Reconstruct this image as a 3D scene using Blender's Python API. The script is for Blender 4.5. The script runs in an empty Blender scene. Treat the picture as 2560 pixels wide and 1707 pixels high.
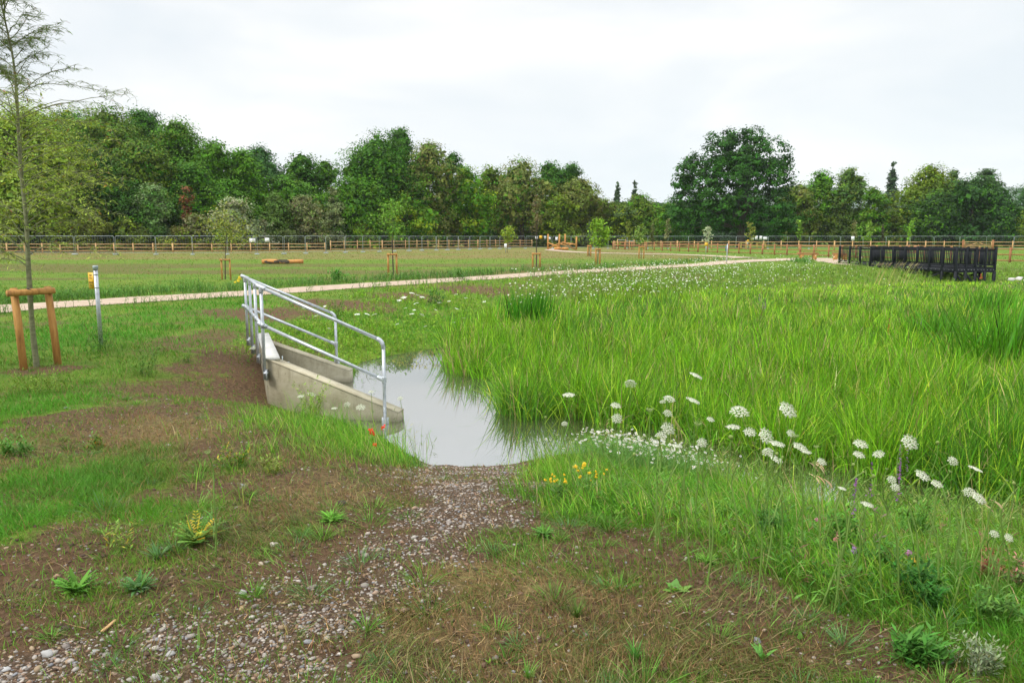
import bpy, math, random
import numpy as np
from mathutils import Vector, Matrix
rng = np.random.default_rng(11)
random.seed(5)
PI = math.pi
S = bpy.context.scene
COL = S.collection
# ------------------------------------------------------------------ camera model (photo pixels 2560x1707)
F = 1900.0
EYE = np.array([0.0, 0.0, 2.0])
TH = math.atan(261.5 / F)
def ray(px, py):
    a = (px - 1280) / F; b = -(py - 853.5) / F
    return np.array([a, math.cos(TH) + b * math.sin(TH), -math.sin(TH) + b * math.cos(TH)])
def at(px, py, Y):
    d = ray(px, py); return EYE + d * (Y / d[1])
def G(px, py, z=0.0):
    d = ray(px, py); return EYE + d * ((z - 2.0) / d[2])
def sm(a, b, x):
    t = np.clip((x - a) / (b - a), 0, 1); return t * t * (3 - 2 * t)
# ------------------------------------------------------------------ value noise
_T = rng.random((256, 256))
def vnoise(x, y):
    x = np.asarray(x, float); y = np.asarray(y, float)
    xi = np.floor(x).astype(int); yi = np.floor(y).astype(int)
    fx = x - xi; fy = y - yi; fx = fx * fx * (3 - 2 * fx); fy = fy * fy * (3 - 2 * fy)
    a = _T[xi & 255, yi & 255]; b = _T[(xi + 1) & 255, yi & 255]; c = _T[xi & 255, (yi + 1) & 255]; d = _T[(xi + 1) & 255, (yi + 1) & 255]
    return (a * (1 - fx) + b * fx) * (1 - fy) + (c * (1 - fx) + d * fx) * fy
def fbm(x, y, o=4):
    s = 0; a = 0.5; t = 0
    for i in range(o):
        s = s + a * vnoise(x * 2 ** i + 17.3 * i, y * 2 ** i + 9.1 * i); t += a; a *= 0.5
    return s / t
# ------------------------------------------------------------------ pond outline
ZW = -0.65
pts = [(758, 1040), (850, 1056), (925, 1080), (975, 1105), (1030, 1136), (1085, 1160), (1180, 1168), (1265, 1165), (1325, 1150), (1400, 1134), (1500, 1132), (1700, 1168),
       (1900, 1225), (2100, 1268), (2300, 1298), (2560, 1340), (2900, 1420)]
POND = [G(x, y, ZW)[:2] for x, y in pts] + [np.array([14, 5.5]), np.array([26, 12]), np.array([44, 38])]
POND += [G(x, y, ZW)[:2] for x, y in [(2760, 708), (2500, 705), (2200, 710), (1900, 724), (1600, 750), (1400, 772), (1270, 800), (1190, 830), (1110, 868), (1000, 885), (905, 905), (876, 955)]]
POND = np.array(POND)
REED = [G(x, y, ZW)[:2] for x, y in [(1120, 850), (1108, 900), (1134, 935), (1195, 948), (1248, 955), (1248, 1035), (1290, 1058), (1350, 1054), (1392, 1036), (1500, 1062), (1700, 1098), (1960, 1158), (2285, 1212), (2560, 1262), (2850, 1340)]]
REED += [np.array([13, 6.3]), np.array([26, 12]), np.array([44, 38])]
REED += [G(x, y, ZW)[:2] for x, y in [(2760, 705), (2500, 700), (2200, 704), (1900, 716), (1600, 738), (1400, 758), (1270, 780), (1190, 815)]]
REED = np.array(REED)
def inside(P, x, y):
    x = np.asarray(x, float); y = np.asarray(y, float); r = np.zeros(x.shape, bool); n = len(P)
    for i in range(n):
        x1, y1 = P[i]; x2, y2 = P[(i + 1) % n]
        if y1 == y2: continue
        c = ((y1 > y) != (y2 > y)) & (x < (x2 - x1) * (y - y1) / (y2 - y1) + x1); r ^= c
    return r
def pdist(P, x, y, closed=True):
    x = np.asarray(x, float); y = np.asarray(y, float); d = np.full(x.shape, 1e9); n = len(P)
    for i in range(n if closed else n - 1):
        ax, ay = P[i]; bx, by = P[(i + 1) % n]; ux, uy = bx - ax, by - ay
        t = np.clip(((x - ax) * ux + (y - ay) * uy) / (ux * ux + uy * uy + 1e-12), 0, 1)
        d = np.minimum(d, np.hypot(x - ax - t * ux, y - ay - t * uy))
    return d
# headwall plan (world)
NA = at(668, 897, 11.15); NB = at(997, 1030, 10.72); FA = at(648, 848, 13.9); FB = at(874, 926, 13.75)
WT = 0.2
def quad_in(cs, x, y): return inside(np.array(cs), x, y)
def xy(v): return np.array(v[:2])
NOTCH = [xy(NA) + [0.1, 0.05], xy(NB) + [0.05, 0.1], xy(FB) + [0.05, 0.1], xy(FA) + [0.15, 0.1]]
# paths
PATHC = [G(x, y, 0)[:2] for x, y in [(-700, 858), (-300, 805), (0, 772), (237, 756.5), (420, 745), (620, 733.5), (880, 715.5), (1130, 700), (1400, 682), (1600, 671), (1760, 661.5), (1850, 654), (1960, 649), (2060, 647)]]
PATHC = np.array(PATHC + [np.array([23.2, 53.5]), np.array([23.9, 51.5])])
PATHW = np.array([2.3] * 10 + [2.3, 3.2, 3.6, 3.0, 2.3, 2.3])
LOOPC = np.array([G(x, y, 0)[:2] for x, y in [(1870, 646), (1790, 640.5), (1700, 637), (1600, 635), (1500, 633), (1440, 630.5), (1400, 627.5), (1378, 624.5)]] + [G(1410, 621, 0)[:2]])
def catmull(P, n=8):
    P = np.asarray(P, float); out = []
    for i in range(len(P) - 1):
        p0 = P[max(i - 1, 0)]; p1 = P[i]; p2 = P[i + 1]; p3 = P[min(i + 2, len(P) - 1)]
        for k in range(n):
            t = k / n
            out.append(0.5 * ((2 * p1) + (-p0 + p2) * t + (2 * p0 - 5 * p1 + 4 * p2 - p3) * t * t + (-p0 + 3 * p1 - 3 * p2 + p3) * t ** 3))
    out.append(P[-1]); return np.array(out)
PATHS_ = catmull(np.column_stack([PATHC, PATHW]), 6)
LOOPS_ = catmull(LOOPC, 6)
def h_raw(x, y, noise=True):
    x = np.asarray(x, float); y = np.asarray(y, float)
    d = pdist(POND, x, y); ins = inside(POND, x, y)
    h = 0.38 * (1 - sm(3.0, 11.0, y)) * (1 - 0.0 * x)
    W = 2.7 + 3.6 * sm(12.5, 17, y) + 1.9 * sm(-2.2, -0.7, x) * (1 - sm(8.8, 9.8, y)) + 0.5 * sm(1.5, 5, x) * (1 - sm(9, 12, y))
    t = np.clip(d / W, 0, 1)
    z = ZW + (h - ZW) * np.sin(t * PI / 2) ** 1.05
    z = np.where(ins, ZW - 0.35 * sm(0, 1.5, d) - 0.02, z)
    # gravel crest between the lane and the pond
    g = np.exp(-((x + 0.25) / 1.1) ** 2 - ((y - 8.0) / 0.8) ** 2) * 0.03
    z = z + np.where(ins, 0, g)
    pd = np.minimum(pdist(PATHS_[:, :2], x, y, False), pdist(LOOPS_, x, y, False))
    # ground rises a little towards the boardwalk
    z = z + 0.24 * np.exp(-((x - 23) / 5) ** 2 - ((y - 54) / 5) ** 2) * (~ins)
    if noise:
        a = (0.09 * (fbm(x * 0.45, y * 0.45, 3) - 0.5) + 0.05 * (fbm(x * 2.1 + 5, y * 2.1, 3) - 0.5)) * (0.3 + 0.7 * np.exp(-np.hypot(x, y) / 22))
        a = a * sm(0.9, 2.4, pd) * np.where(ins, 0.3, 1.0)
        cl = fbm(x * 7, y * 7, 3); a = a + 0.035 * np.clip(cl - 0.52, 0, 1) * 3 * np.exp(-np.hypot(x, y - 4) / 5.0)
        z = z + a
    z = np.where(quad_in(NOTCH, x, y), -1.05, z)
    return z
def axis(lo, hi, step, far, g=1.12):
    a = list(np.arange(lo, hi + 1e-6, step)); s = step
    while a[-1] < far: s = min(s * g, 60); a.append(a[-1] + s)
    s = step; b = [lo]
    while b[-1] > -far: s = min(s * g, 60); b.append(b[-1] - s)
    return np.array(b[:0:-1] + a)
GX = axis(-7.5, 8.5, 0.07, 900); GY = axis(2.0, 17.0, 0.07, 900, 1.07)
XX, YY = np.meshgrid(GX, GY, indexing='ij')
ZZ = h_raw(XX, YY)
def zt(x, y):
    x = np.asarray(x, float); y = np.asarray(y, float)
    i = np.clip(np.searchsorted(GX, x) - 1, 0, len(GX) - 2); j = np.clip(np.searchsorted(GY, y) - 1, 0, len(GY) - 2)
    fx = (x - GX[i]) / (GX[i + 1] - GX[i]); fy = (y - GY[j]) / (GY[j + 1] - GY[j])
    return (ZZ[i, j] * (1 - fx) + ZZ[i + 1, j] * fx) * (1 - fy) + (ZZ[i, j + 1] * (1 - fx) + ZZ[i + 1, j + 1] * fx) * fy
def GT(px, py):
    """first hit of a photo pixel's sight line with the ground"""
    d = ray(px, py); t = 1.5
    for _ in range(4000):
        p = EYE + d * t
        if p[2] < float(zt(p[0], p[1])): return p
        t += 0.01 + t * 0.002
        if t > 600: break
    return G(px, py, 0)
def plantD(px, py, H, lo=3.2, hi=60.0):
    best = lo; D = lo
    while D < hi:
        p = at(px, py, D)
        if inside(POND, p[0], D): return max(best - .05, lo)
        if p[2] - float(zt(p[0], D)) <= H: return D
        best = D; D += .04
    return best
# ------------------------------------------------------------------ mesh accumulation
class Acc:
    def __init__(s): s.v = []; s.q = []; s.t = []; s.c = []; s.n = 0; s.f = []
    def add(s, v, q=None, t=None, c=None):
        v = np.asarray(v, np.float32).reshape(-1, 3)
        if q is not None and len(q): s.q.append(np.asarray(q, np.int64).reshape(-1, 4) + s.n)
        if t is not None and len(t): s.t.append(np.asarray(t, np.int64).reshape(-1, 3) + s.n)
        s.v.append(v)
        if c is None: c = (0.5, 0.5, 0.5)
        c = np.asarray(c, np.float32)
        s.c.append(np.broadcast_to(c, (len(v), 3)) if c.ndim == 1 else c)
        s.n += len(v); return s
    def build(s, name, mat, parent=None, smooth=False, origin=None):
        v = np.concatenate(s.v); c = np.concatenate(s.c)
        if origin is not None: v = v - np.asarray(origin, np.float32)
        q = np.concatenate(s.q) if s.q else np.zeros((0, 4), np.int64)
        t = np.concatenate(s.t) if s.t else np.zeros((0, 3), np.int64)
        me = bpy.data.meshes.new(name)
        me.vertices.add(len(v)); me.vertices.foreach_set('co', v.astype(np.float32).ravel())
        nl = len(q) * 4 + len(t) * 3
        me.loops.add(nl); me.loops.foreach_set('vertex_index', np.concatenate([q.ravel(), t.ravel()]).astype(np.int32))
        me.polygons.add(len(q) + len(t))
        me.polygons.foreach_set('loop_start', np.concatenate([np.arange(len(q)) * 4, len(q) * 4 + np.arange(len(t)) * 3]).astype(np.int32))
        if smooth: me.polygons.foreach_set('use_smooth', np.ones(len(q) + len(t), bool))
        me.update(calc_edges=True)
        a = me.color_attributes.new('Col', 'FLOAT_COLOR', 'POINT')
        a.data.foreach_set('color', np.column_stack([c, np.ones(len(c))]).astype(np.float32).ravel())
        me.materials.append(mat)
        o = bpy.data.objects.new(name, me); COL.objects.link(o)
        if parent is not None: o.parent = parent
        return o
def tag(o, label=None, cat=None, group=None, kind=None):
    if label: o['label'] = label
    if cat: o['category'] = cat
    if group: o['group'] = group
    if kind: o['kind'] = kind
    return o
def thing(name, label, cat, loc=(0, 0, 0), rz=0, group=None):
    o = bpy.data.objects.new(name, None); COL.objects.link(o); o.empty_display_size = 0.1
    o.location = loc; o.rotation_euler = (0, 0, rz); return tag(o, label, cat, group)
def clone(root, loc=None, rz=None, label=None, scale=None):
    r = root.copy(); COL.objects.link(r)
    if loc is not None: r.location = loc
    if rz is not None: r.rotation_euler = (0, 0, rz)
    if scale is not None: r.scale = scale if hasattr(scale, '__len__') else (scale,) * 3
    if label: r['label'] = label
    for ch in list(root.children):
        c = ch.copy(); COL.objects.link(c); c.parent = r
        for g in list(ch.children):
            d = g.copy(); COL.objects.link(d); d.parent = c
    return r
BQ = np.array([(0, 1, 3, 2), (4, 6, 7, 5), (0, 4, 5, 1), (2, 3, 7, 6), (0, 2, 6, 4), (1, 5, 7, 3)])
def box(acc, c, size, rz=0, c_=(0.5, 0.5, 0.5), rot=None, bev=0.0):
    sx, sy, sz = [k / 2 for k in size]
    if bev > 0:
        v, q, t = bevbox(sx, sy, sz, bev)
    else:
        v = np.array([(x, y, z) for x in (-sx, sx) for y in (-sy, sy) for z in (-sz, sz)]); q = BQ; t = None
    if rot is not None: v = v @ np.array(rot).T
    ca, sa = math.cos(rz), math.sin(rz)
    v = v @ np.array([(ca, sa, 0), (-sa, ca, 0), (0, 0, 1)]) + np.array(c)
    acc.add(v, q, t, c_); return acc
def bevbox(sx, sy, sz, b):
    import bmesh
    bm = bmesh.new(); bmesh.ops.create_cube(bm, size=2)
    for v in bm.verts: v.co = Vector((v.co.x * sx, v.co.y * sy, v.co.z * sz))
    bmesh.ops.bevel(bm, geom=list(bm.edges), offset=b, segments=1, affect='EDGES')
    bm.verts.index_update(); V = [tuple(v.co) for v in bm.verts]; Q = []; T = []
    for f in bm.faces:
        ix = [v.index for v in f.verts]
        if len(ix) == 4: Q.append(ix)
        else:
            for k in range(1, len(ix) - 1): T.append((ix[0], ix[k], ix[k + 1]))
    bm.free(); return np.array(V), np.array(Q), (np.array(T) if T else None)
def beam(acc, a, b, w, h, c_=(0.5, 0.5, 0.5), up=(0, 0, 1), bev=0.0):
    a = np.array(a, float); b = np.array(b, float); d = b - a; L = np.linalg.norm(d); d /= L
    u = np.array(up, float); s = np.cross(d, u)
    if np.linalg.norm(s) < 1e-6: s = np.cross(d, (0, 1, 0))
    s /= np.linalg.norm(s); u = np.cross(s, d)
    R = np.column_stack([d, s, u])
    return box(acc, (a + b) / 2, (L, w, h), 0, c_, rot=R, bev=bev)
def tube(acc, P, R, n=8, c_=(0.5, 0.5, 0.5), cap=True):
    P = np.asarray(P, float); R = np.broadcast_to(np.asarray(R, float), (len(P),)); V = []
    for i in range(len(P)):
        d = P[min(i + 1, len(P) - 1)] - P[max(i - 1, 0)]; d = d / (np.linalg.norm(d) + 1e-9)
        u = np.array((0, 0, 1.0)) if abs(d[2]) < 0.95 else np.array((0, 1.0, 0))
        s = np.cross(d, u); s /= np.linalg.norm(s); u = np.cross(s, d)
        a = np.arange(n) * 2 * PI / n
        V.append(P[i] + R[i] * (np.outer(np.cos(a), s) + np.outer(np.sin(a), u)))
    V = np.concatenate(V); m = len(P); k = np.arange(n); Q = []
    for i in range(m - 1):
        Q.append(np.column_stack([i * n + k, i * n + (k + 1) % n, (i + 1) * n + (k + 1) % n, (i + 1) * n + k]))
    T = []
    if cap:
        for i, fl in ((0, 1), (m - 1, 0)):
            for j in range(1, n - 1): T.append((i * n, i * n + j + 1, i * n + j) if fl else (i * n, i * n + j, i * n + j + 1))
    acc.add(V, np.concatenate(Q), T, c_); return acc
def blades(acc, base, h, w, az, th0, th1, col, seg=3, prof='blade', face=None, tipcol=None):
    """ribbons growing from base, leaning to azimuth az, starting at angle th0 off the vertical and bending by th1"""
    base = np.asarray(base, float); N = len(base)
    if N == 0: return acc
    h, w, az, th0, th1 = [np.broadcast_to(np.asarray(k, float), (N,)) for k in (h, w, az, th0, th1)]
    if face is None: face = rng.random(N) * 2 * PI
    face = np.broadcast_to(face, (N,)); t = np.linspace(0, 1, seg + 1)
    P = np.zeros((N, seg + 1, 3)); P[:, 0] = base
    for i in range(seg):
        a = th0 + th1 * (t[i] + t[i + 1]) / 2; r = np.sin(a) * h / seg; z = np.cos(a) * h / seg
        P[:, i + 1, 0] = P[:, i, 0] + np.cos(az) * r; P[:, i + 1, 1] = P[:, i, 1] + np.sin(az) * r; P[:, i + 1, 2] = P[:, i, 2] + z
    if prof == 'blade': pw = 0.5 * (1 - t ** 2.2)
    elif prof == 'leaf': pw = 0.5 * np.sin(PI * np.clip(t, 0, 1) ** 0.75) + 0.03
    elif prof == 'stem': pw = 0.5 - 0.3 * t
    sd = np.stack([np.cos(face), np.sin(face), np.zeros(N)], 1)
    V = np.zeros((N, 2 * seg + 1, 3)); 
    for i in range(seg):
        o = sd * (w * max(pw[i], 0.02))[:, None]; V[:, 2 * i] = P[:, i] - o; V[:, 2 * i + 1] = P[:, i] + o
    V[:, 2 * seg] = P[:, seg]
    b = (np.arange(N) * (2 * seg + 1))[:, None]
    q = [b + np.array([[2 * i, 2 * i + 1, 2 * i + 3, 2 * i + 2]]) for i in range(seg - 1)]
    Q = np.concatenate(q) if q else None
    T = b + np.array([[2 * seg - 2, 2 * seg - 1, 2 * seg]])
    col = np.asarray(col, float); 
    if col.ndim == 1: col = np.broadcast_to(col, (N, 3))
    C = np.repeat(col[:, None, :], 2 * seg + 1, 1)
    if tipcol is not None:
        tt = np.repeat(t, 2)[:2 * seg + 1] ** 2
        C = C * (1 - 0.6 * tt[None, :, None]) + np.asarray(tipcol)[None, None, :] * 0.6 * tt[None, :, None]
    acc.add(V.reshape(-1, 3), Q, T, C.reshape(-1, 3)); return acc
def leafquads(acc, p, n, size, col, asp=0.6):
    """one diamond leaf (a quad) per point, facing n"""
    N = len(p); n = n / (np.linalg.norm(n, axis=1, keepdims=True) + 1e-9)
    r = rng.normal(size=(N, 3)); u = np.cross(n, r); u /= (np.linalg.norm(u, axis=1, keepdims=True) + 1e-9); v = np.cross(n, u)
    s = np.broadcast_to(size, (N,))[:, None] * 0.5
    V = np.stack([p - u * s, p - v * s * asp, p + u * s, p + v * s * asp], 1)
    q = (np.arange(N) * 4)[:, None] + np.arange(4)[None]
    acc.add(V.reshape(-1, 3), q, None, np.repeat(col, 4, 0)); return acc
def jit(col, n, a=0.15, hue=0.08):
    c = np.asarray(col, float) * (1 + a * rng.normal(size=(n, 1))); c = c * (1 + hue * rng.normal(size=(n, 3)))
    return np.clip(c, 0.003, 0.95)
# ------------------------------------------------------------------ materials
def nt(name):
    m = bpy.data.materials.new(name); m.use_nodes = True; n = m.node_tree; b = n.nodes['Principled BSDF']; return m, n, b
def N(n, t, **k):
    o = n.nodes.new(t)
    for a, v in k.items():
        if a.startswith('i_'):
            o.inputs[a[2:].replace('_', ' ')].default_value = v
        else: setattr(o, a, v)
    return o
def ramp(n, fac, stops):
    r = n.nodes.new('ShaderNodeValToRGB'); e = r.color_ramp.elements
    while len(e) < len(stops): e.new(0.5)
    for k, (p, c) in zip(e, stops): k.position = p; k.color = (*c, 1)
    n.links.new(fac, r.inputs[0]); return r.outputs[0]
def noise(n, scale, detail=4, rough=0.6, vec=None, sc3=None):
    tc = n.nodes.new('ShaderNodeTexCoord'); mp = n.nodes.new('ShaderNodeMapping')
    n.links.new(tc.outputs[vec or 'Object'], mp.inputs[0])
    if sc3: mp.inputs['Scale'].default_value = sc3
    o = N(n, 'ShaderNodeTexNoise'); o.inputs['Scale'].default_value = scale; o.inputs['Detail'].default_value = detail; o.inputs['Roughness'].default_value = rough
    n.links.new(mp.outputs[0], o.inputs['Vector']); return o.outputs['Fac']
def mix(n, fac, a, b, mode='MIX'):
    m = n.nodes.new('ShaderNodeMix'); m.data_type = 'RGBA'; m.blend_type = mode
    for v, s in ((fac, 0), (a, 6), (b, 7)):
        if hasattr(v, 'is_linked') or isinstance(v, bpy.types.NodeSocket): n.links.new(v, m.inputs[s])
        elif isinstance(v, tuple): m.inputs[s].default_value = (*v, 1)
        else: m.inputs[s].default_value = v
    return m.outputs[2]
def bump(n, b, h, st=0.4, dist=0.02):
    o = n.nodes.new('ShaderNodeBump'); o.inputs['Strength'].default_value = st; o.inputs['Distance'].default_value = dist
    n.links.new(h, o.inputs['Height']); n.links.new(o.outputs[0], b.inputs['Normal'])
def simple(name, stops, scale=6, rough=0.7, metal=0, bst=0.2, bd=0.004, sc3=None, detail=5, spec=0.5):
    m, n, b = nt(name); f = noise(n, scale, detail, 0.65, sc3=sc3); n.links.new(ramp(n, f, stops), b.inputs['Base Color'])
    b.inputs['Roughness'].default_value = rough; b.inputs['Metallic'].default_value = metal; b.inputs['Specular IOR Level'].default_value = spec
    if bst: bump(n, b, f, bst, bd)
    return m
def foliage(name, transl=0.35, rough=0.55, spec=0.25, gain=1.0, tint=(1.25, 1.15, 0.45)):
    m, n, b = nt(name); at_ = N(n, 'ShaderNodeAttribute', attribute_name='Col')
    c = at_.outputs['Color']
    if gain != 1.0: c = mix(n, 1.0, c, (gain, gain, gain), 'MULTIPLY')
    n.links.new(c, b.inputs['Base Color']); b.inputs['Roughness'].default_value = rough; b.inputs['Specular IOR Level'].default_value = spec
    tr = n.nodes.new('ShaderNodeBsdfTranslucent'); n.links.new(mix(n, 1.0, c, tint, 'MULTIPLY'), tr.inputs[0])
    ms = n.nodes.new('ShaderNodeMixShader'); ms.inputs[0].default_value = transl
    n.links.new(b.outputs[0], ms.inputs[1]); n.links.new(tr.outputs[0], ms.inputs[2]); n.links.new(ms.outputs[0], n.nodes['Material Output'].inputs[0])
    return m
M_leaf = foliage('tree_leaves', 0.16, spec=.12)
M_grass = foliage('grass_blades', 0.2, spec=.12)
M_reed = foliage('sedge_blades', 0.25, rough=0.5, spec=0.2)
M_petal = foliage('petals', 0.3, tint=(1, 1, 1))
M_stone = foliage('stones', 0.0, rough=0.8, spec=0.3)
M_galv = simple('galvanised_steel', [(0.3, (0.36, 0.39, 0.42)), (0.7, (0.56, 0.59, 0.62))], 14, 0.42, 0.55, 0.05)
M_galvd = simple('grey_fence_steel', [(0.3, (0.34, 0.40, 0.43)), (0.7, (0.50, 0.56, 0.58))], 5, 0.55, 0.3, 0)
M_stake = simple('treated_stake_wood', [(0.25, (0.20, 0.085, 0.022)), (0.5, (0.46, 0.225, 0.055)), (0.8, (0.62, 0.36, 0.12))], 3.5, 0.75, 0, 0.4, 0.004, sc3=(5, 5, 0.8))
M_fencew = simple('new_fence_timber', [(0.3, (0.46, 0.27, 0.11)), (0.7, (0.66, 0.43, 0.20))], 2.0, 0.8, 0, 0, sc3=(1, 1, 1))
M_fenced = simple('brown_fence_timber', [(0.3, (0.24, 0.10, 0.04)), (0.7, (0.44, 0.21, 0.085))], 2.0, 0.8, 0, 0)
M_bark = simple('dark_bark', [(0.3, (0.035, 0.028, 0.02)), (0.7, (0.11, 0.09, 0.065))], 4, 0.95, 0, 0.6, 0.03, sc3=(2, 2, 0.5))
M_sapbark = simple('green_grey_sapling_bark', [(0.3, (0.09, 0.10, 0.045)), (0.7, (0.24, 0.25, 0.13))], 9, 0.7, 0, 0.3, 0.004, sc3=(1, 1, 2.5))
M_black = simple('black_composite', [(0.3, (0.007, 0.009, 0.012)), (0.7, (0.015, 0.018, 0.023))], 3, 0.6, 0, 0, spec=.2)
M_rubber = simple('black_rubber', [(0.3, (0.02, 0.02, 0.022)), (0.7, (0.05, 0.05, 0.055))], 20, 0.6)
M_white = simple('white_sign_face', [(0.3, (0.72, 0.74, 0.76)), (0.7, (0.85, 0.86, 0.87))], 3, 0.5, 0, 0)
M_yellow = simple('yellow_sign_face', [(0.3, (0.74, 0.42, 0.02)), (0.7, (0.82, 0.50, 0.03))], 5, 0.45, 0, 0)
M_blue = simple('blue_sign_face', [(0.3, (0.03, 0.13, 0.25)), (0.7, (0.05, 0.2, 0.33))], 5, 0.5, 0, 0)
M_ink = simple('black_print', [(0.3, (0.03, 0.025, 0.02)), (0.7, (0.06, 0.05, 0.03))], 5, 0.5, 0, 0)
M_orange_log = simple('peeled_log_wood', [(0.3, (0.40, 0.16, 0.035)), (0.7, (0.62, 0.30, 0.08))], 3, 0.7, 0, 0.1)
M_net = simple('green_rope', [(0.3, (0.04, 0.16, 0.11)), (0.7, (0.06, 0.22, 0.15))], 3, 0.8, 0, 0)
M_gold = simple('yellow_painted_wood', [(0.3, (0.42, 0.35, 0.08)), (0.7, (0.55, 0.46, 0.12))], 3, 0.7, 0, 0)
# concrete
M_conc, n, b = nt('cast_concrete')
f1 = noise(n, 1.6, 6, 0.7, sc3=(1, 1, 1.6)); f2 = noise(n, 40, 3, 0.6); f3 = noise(n, 5, 5, 0.75, sc3=(1.6, 1.6, 0.35))
c = ramp(n, f1, [(0.3, (0.30, 0.26, 0.17)), (0.5, (0.43, 0.39, 0.275)), (0.72, (0.53, 0.49, 0.375))])
c = mix(n, ramp(n, f3, [(0.50, (0, 0, 0)), (0.75, (0.5, 0.5, 0.5))]), c, (0.17, 0.14, 0.085))
c = mix(n, ramp(n, f2, [(0.66, (0, 0, 0)), (0.72, (0.8, 0.8, 0.8))]), c, (0.14, 0.12, 0.09))
tc = n.nodes.new('ShaderNodeTexCoord'); sp = n.nodes.new('ShaderNodeSeparateXYZ'); n.links.new(tc.outputs['Object'], sp.inputs[0])
mr = N(n, 'ShaderNodeMapRange'); n.links.new(sp.outputs['Z'], mr.inputs[0]); mr.inputs[1].default_value = ZW - 0.1; mr.inputs[2].default_value = ZW + 0.1; mr.inputs[3].default_value = 0.85; mr.inputs[4].default_value = 0.0
c = mix(n, mr.outputs[0], c, (0.06, 0.055, 0.035))
n.links.new(c, b.inputs['Base Color']); b.inputs['Roughness'].default_value = 0.85; bump(n, b, f2, 0.25, 0.004)
M_conctop = simple('pale_trowelled_concrete', [(0.3, (0.50, 0.49, 0.45)), (0.7, (0.66, 0.65, 0.60))], 4, 0.85, 0, 0.1)
# path
M_path = simple('pink_gravel_path', [(0.35, (0.34, 0.25, 0.175)), (0.5, (0.42, 0.32, 0.235)), (0.65, (0.48, 0.38, 0.285))], 3.0, 0.95, 0, 0.2, 0.01, detail=10)
# ground: R grass, G gravel, B straw, A damp/dark soil
M_ground, n, b = nt('ground_soil_and_turf')
a1 = N(n, 'ShaderNodeAttribute', attribute_name='Mask'); sp = n.nodes.new('ShaderNodeSeparateColor'); n.links.new(a1.outputs['Color'], sp.inputs[0])
fs = noise(n, 2.2, 8, 0.7); ff = noise(n, 22, 6, 0.75); fm = noise(n, 0.5, 6, 0.65)
soil = ramp(n, ff, [(0.32, (0.035, 0.021, 0.011)), (0.48, (0.115, 0.071, 0.037)), (0.68, (0.235, 0.155, 0.088))])
soil = mix(n, ramp(n, fs, [(0.4, (0, 0, 0)), (0.65, (0.7, 0.7, 0.7))]), soil, (0.150, 0.085, 0.045))
grass = ramp(n, ff, [(0.28, (0.030, 0.055, 0.008)), (0.5, (0.085, 0.175, 0.018)), (0.72, (0.20, 0.32, 0.04))])
grass = mix(n, ramp(n, fm, [(0.35, (0, 0, 0)), (0.7, (0.6, 0.6, 0.6))]), grass, (0.22, 0.27, 0.035))
straw = ramp(n, ff, [(0.3, (0.10, 0.07, 0.03)), (0.55, (0.24, 0.18, 0.07)), (0.75, (0.36, 0.30, 0.13))])
vo = N(n, 'ShaderNodeTexVoronoi'); vo.inputs['Scale'].default_value = 60; tcv = n.nodes.new('ShaderNodeTexCoord'); n.links.new(tcv.outputs['Object'], vo.inputs['Vector'])
grav = ramp(n, vo.outputs['Distance'], [(0.0, (0.28, 0.215, 0.16)), (0.3, (0.19, 0.135, 0.09)), (0.55, (0.10, 0.066, 0.040))])
hs = n.nodes.new('ShaderNodeHueSaturation'); hs.inputs['Saturation'].default_value = 0.25; hs.inputs['Value'].default_value = 1.3; n.links.new(vo.outputs['Color'], hs.inputs['Color'])
grav = mix(n, 0.35, grav, mix(n, 1.0, grav, hs.outputs[0], 'MULTIPLY'))
def soft(ch, k):
    m1 = n.nodes.new('ShaderNodeMath'); m1.operation = 'MULTIPLY_ADD'; n.links.new(ff, m1.inputs[0]); m1.inputs[1].default_value = k; n.links.new(ch, m1.inputs[2])
    m2 = N(n, 'ShaderNodeMapRange'); n.links.new(m1.outputs[0], m2.inputs[0]); m2.inputs[1].default_value = 0.35 + k * 0.35; m2.inputs[2].default_value = 0.65 + k * 0.55; return m2.outputs[0]
c = mix(n, soft(sp.outputs[0], 0.7), soil, grass)
c = mix(n, soft(sp.outputs[2], 0.7), c, straw)
c = mix(n, soft(sp.outputs[1], 0.7), c, grav)
n.links.new(c, b.inputs['Base Color']); b.inputs['Roughness'].default_value = 0.95; b.inputs['Specular IOR Level'].default_value = 0.15
bump(n, b, ff, 1.0, 0.05)
# water
M_water, n, b = nt('murky_still_water')
wn = noise(n, 1.2, 4, 0.6); fw = noise(n, 0.35, 4, 0.6)
n.links.new(ramp(n, fw, [(0.35, (0.035, 0.036, 0.014)), (0.65, (0.06, 0.06, 0.028))]), b.inputs['Base Color'])
b.inputs['Roughness'].default_value = 0.6; b.inputs['Specular IOR Level'].default_value = 0.2
gl = n.nodes.new('ShaderNodeBsdfGlossy'); gl.inputs['Roughness'].default_value = 0.0; gl.inputs['Color'].default_value = (0.96, 0.98, 1.0, 1)
fr = n.nodes.new('ShaderNodeFresnel'); fr.inputs['IOR'].default_value = 12.0
bp = n.nodes.new('ShaderNodeBump'); bp.inputs['Strength'].default_value = 0.03; bp.inputs['Distance'].default_value = 0.02
n.links.new(wn, bp.inputs['Height']); n.links.new(bp.outputs[0], gl.inputs['Normal'])
ms = n.nodes.new('ShaderNodeMixShader'); n.links.new(fr.outputs[0], ms.inputs[0]); n.links.new(b.outputs[0], ms.inputs[1]); n.links.new(gl.outputs[0], ms.inputs[2])
n.links.new(ms.outputs[0], n.nodes['Material Output'].inputs[0])

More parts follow.
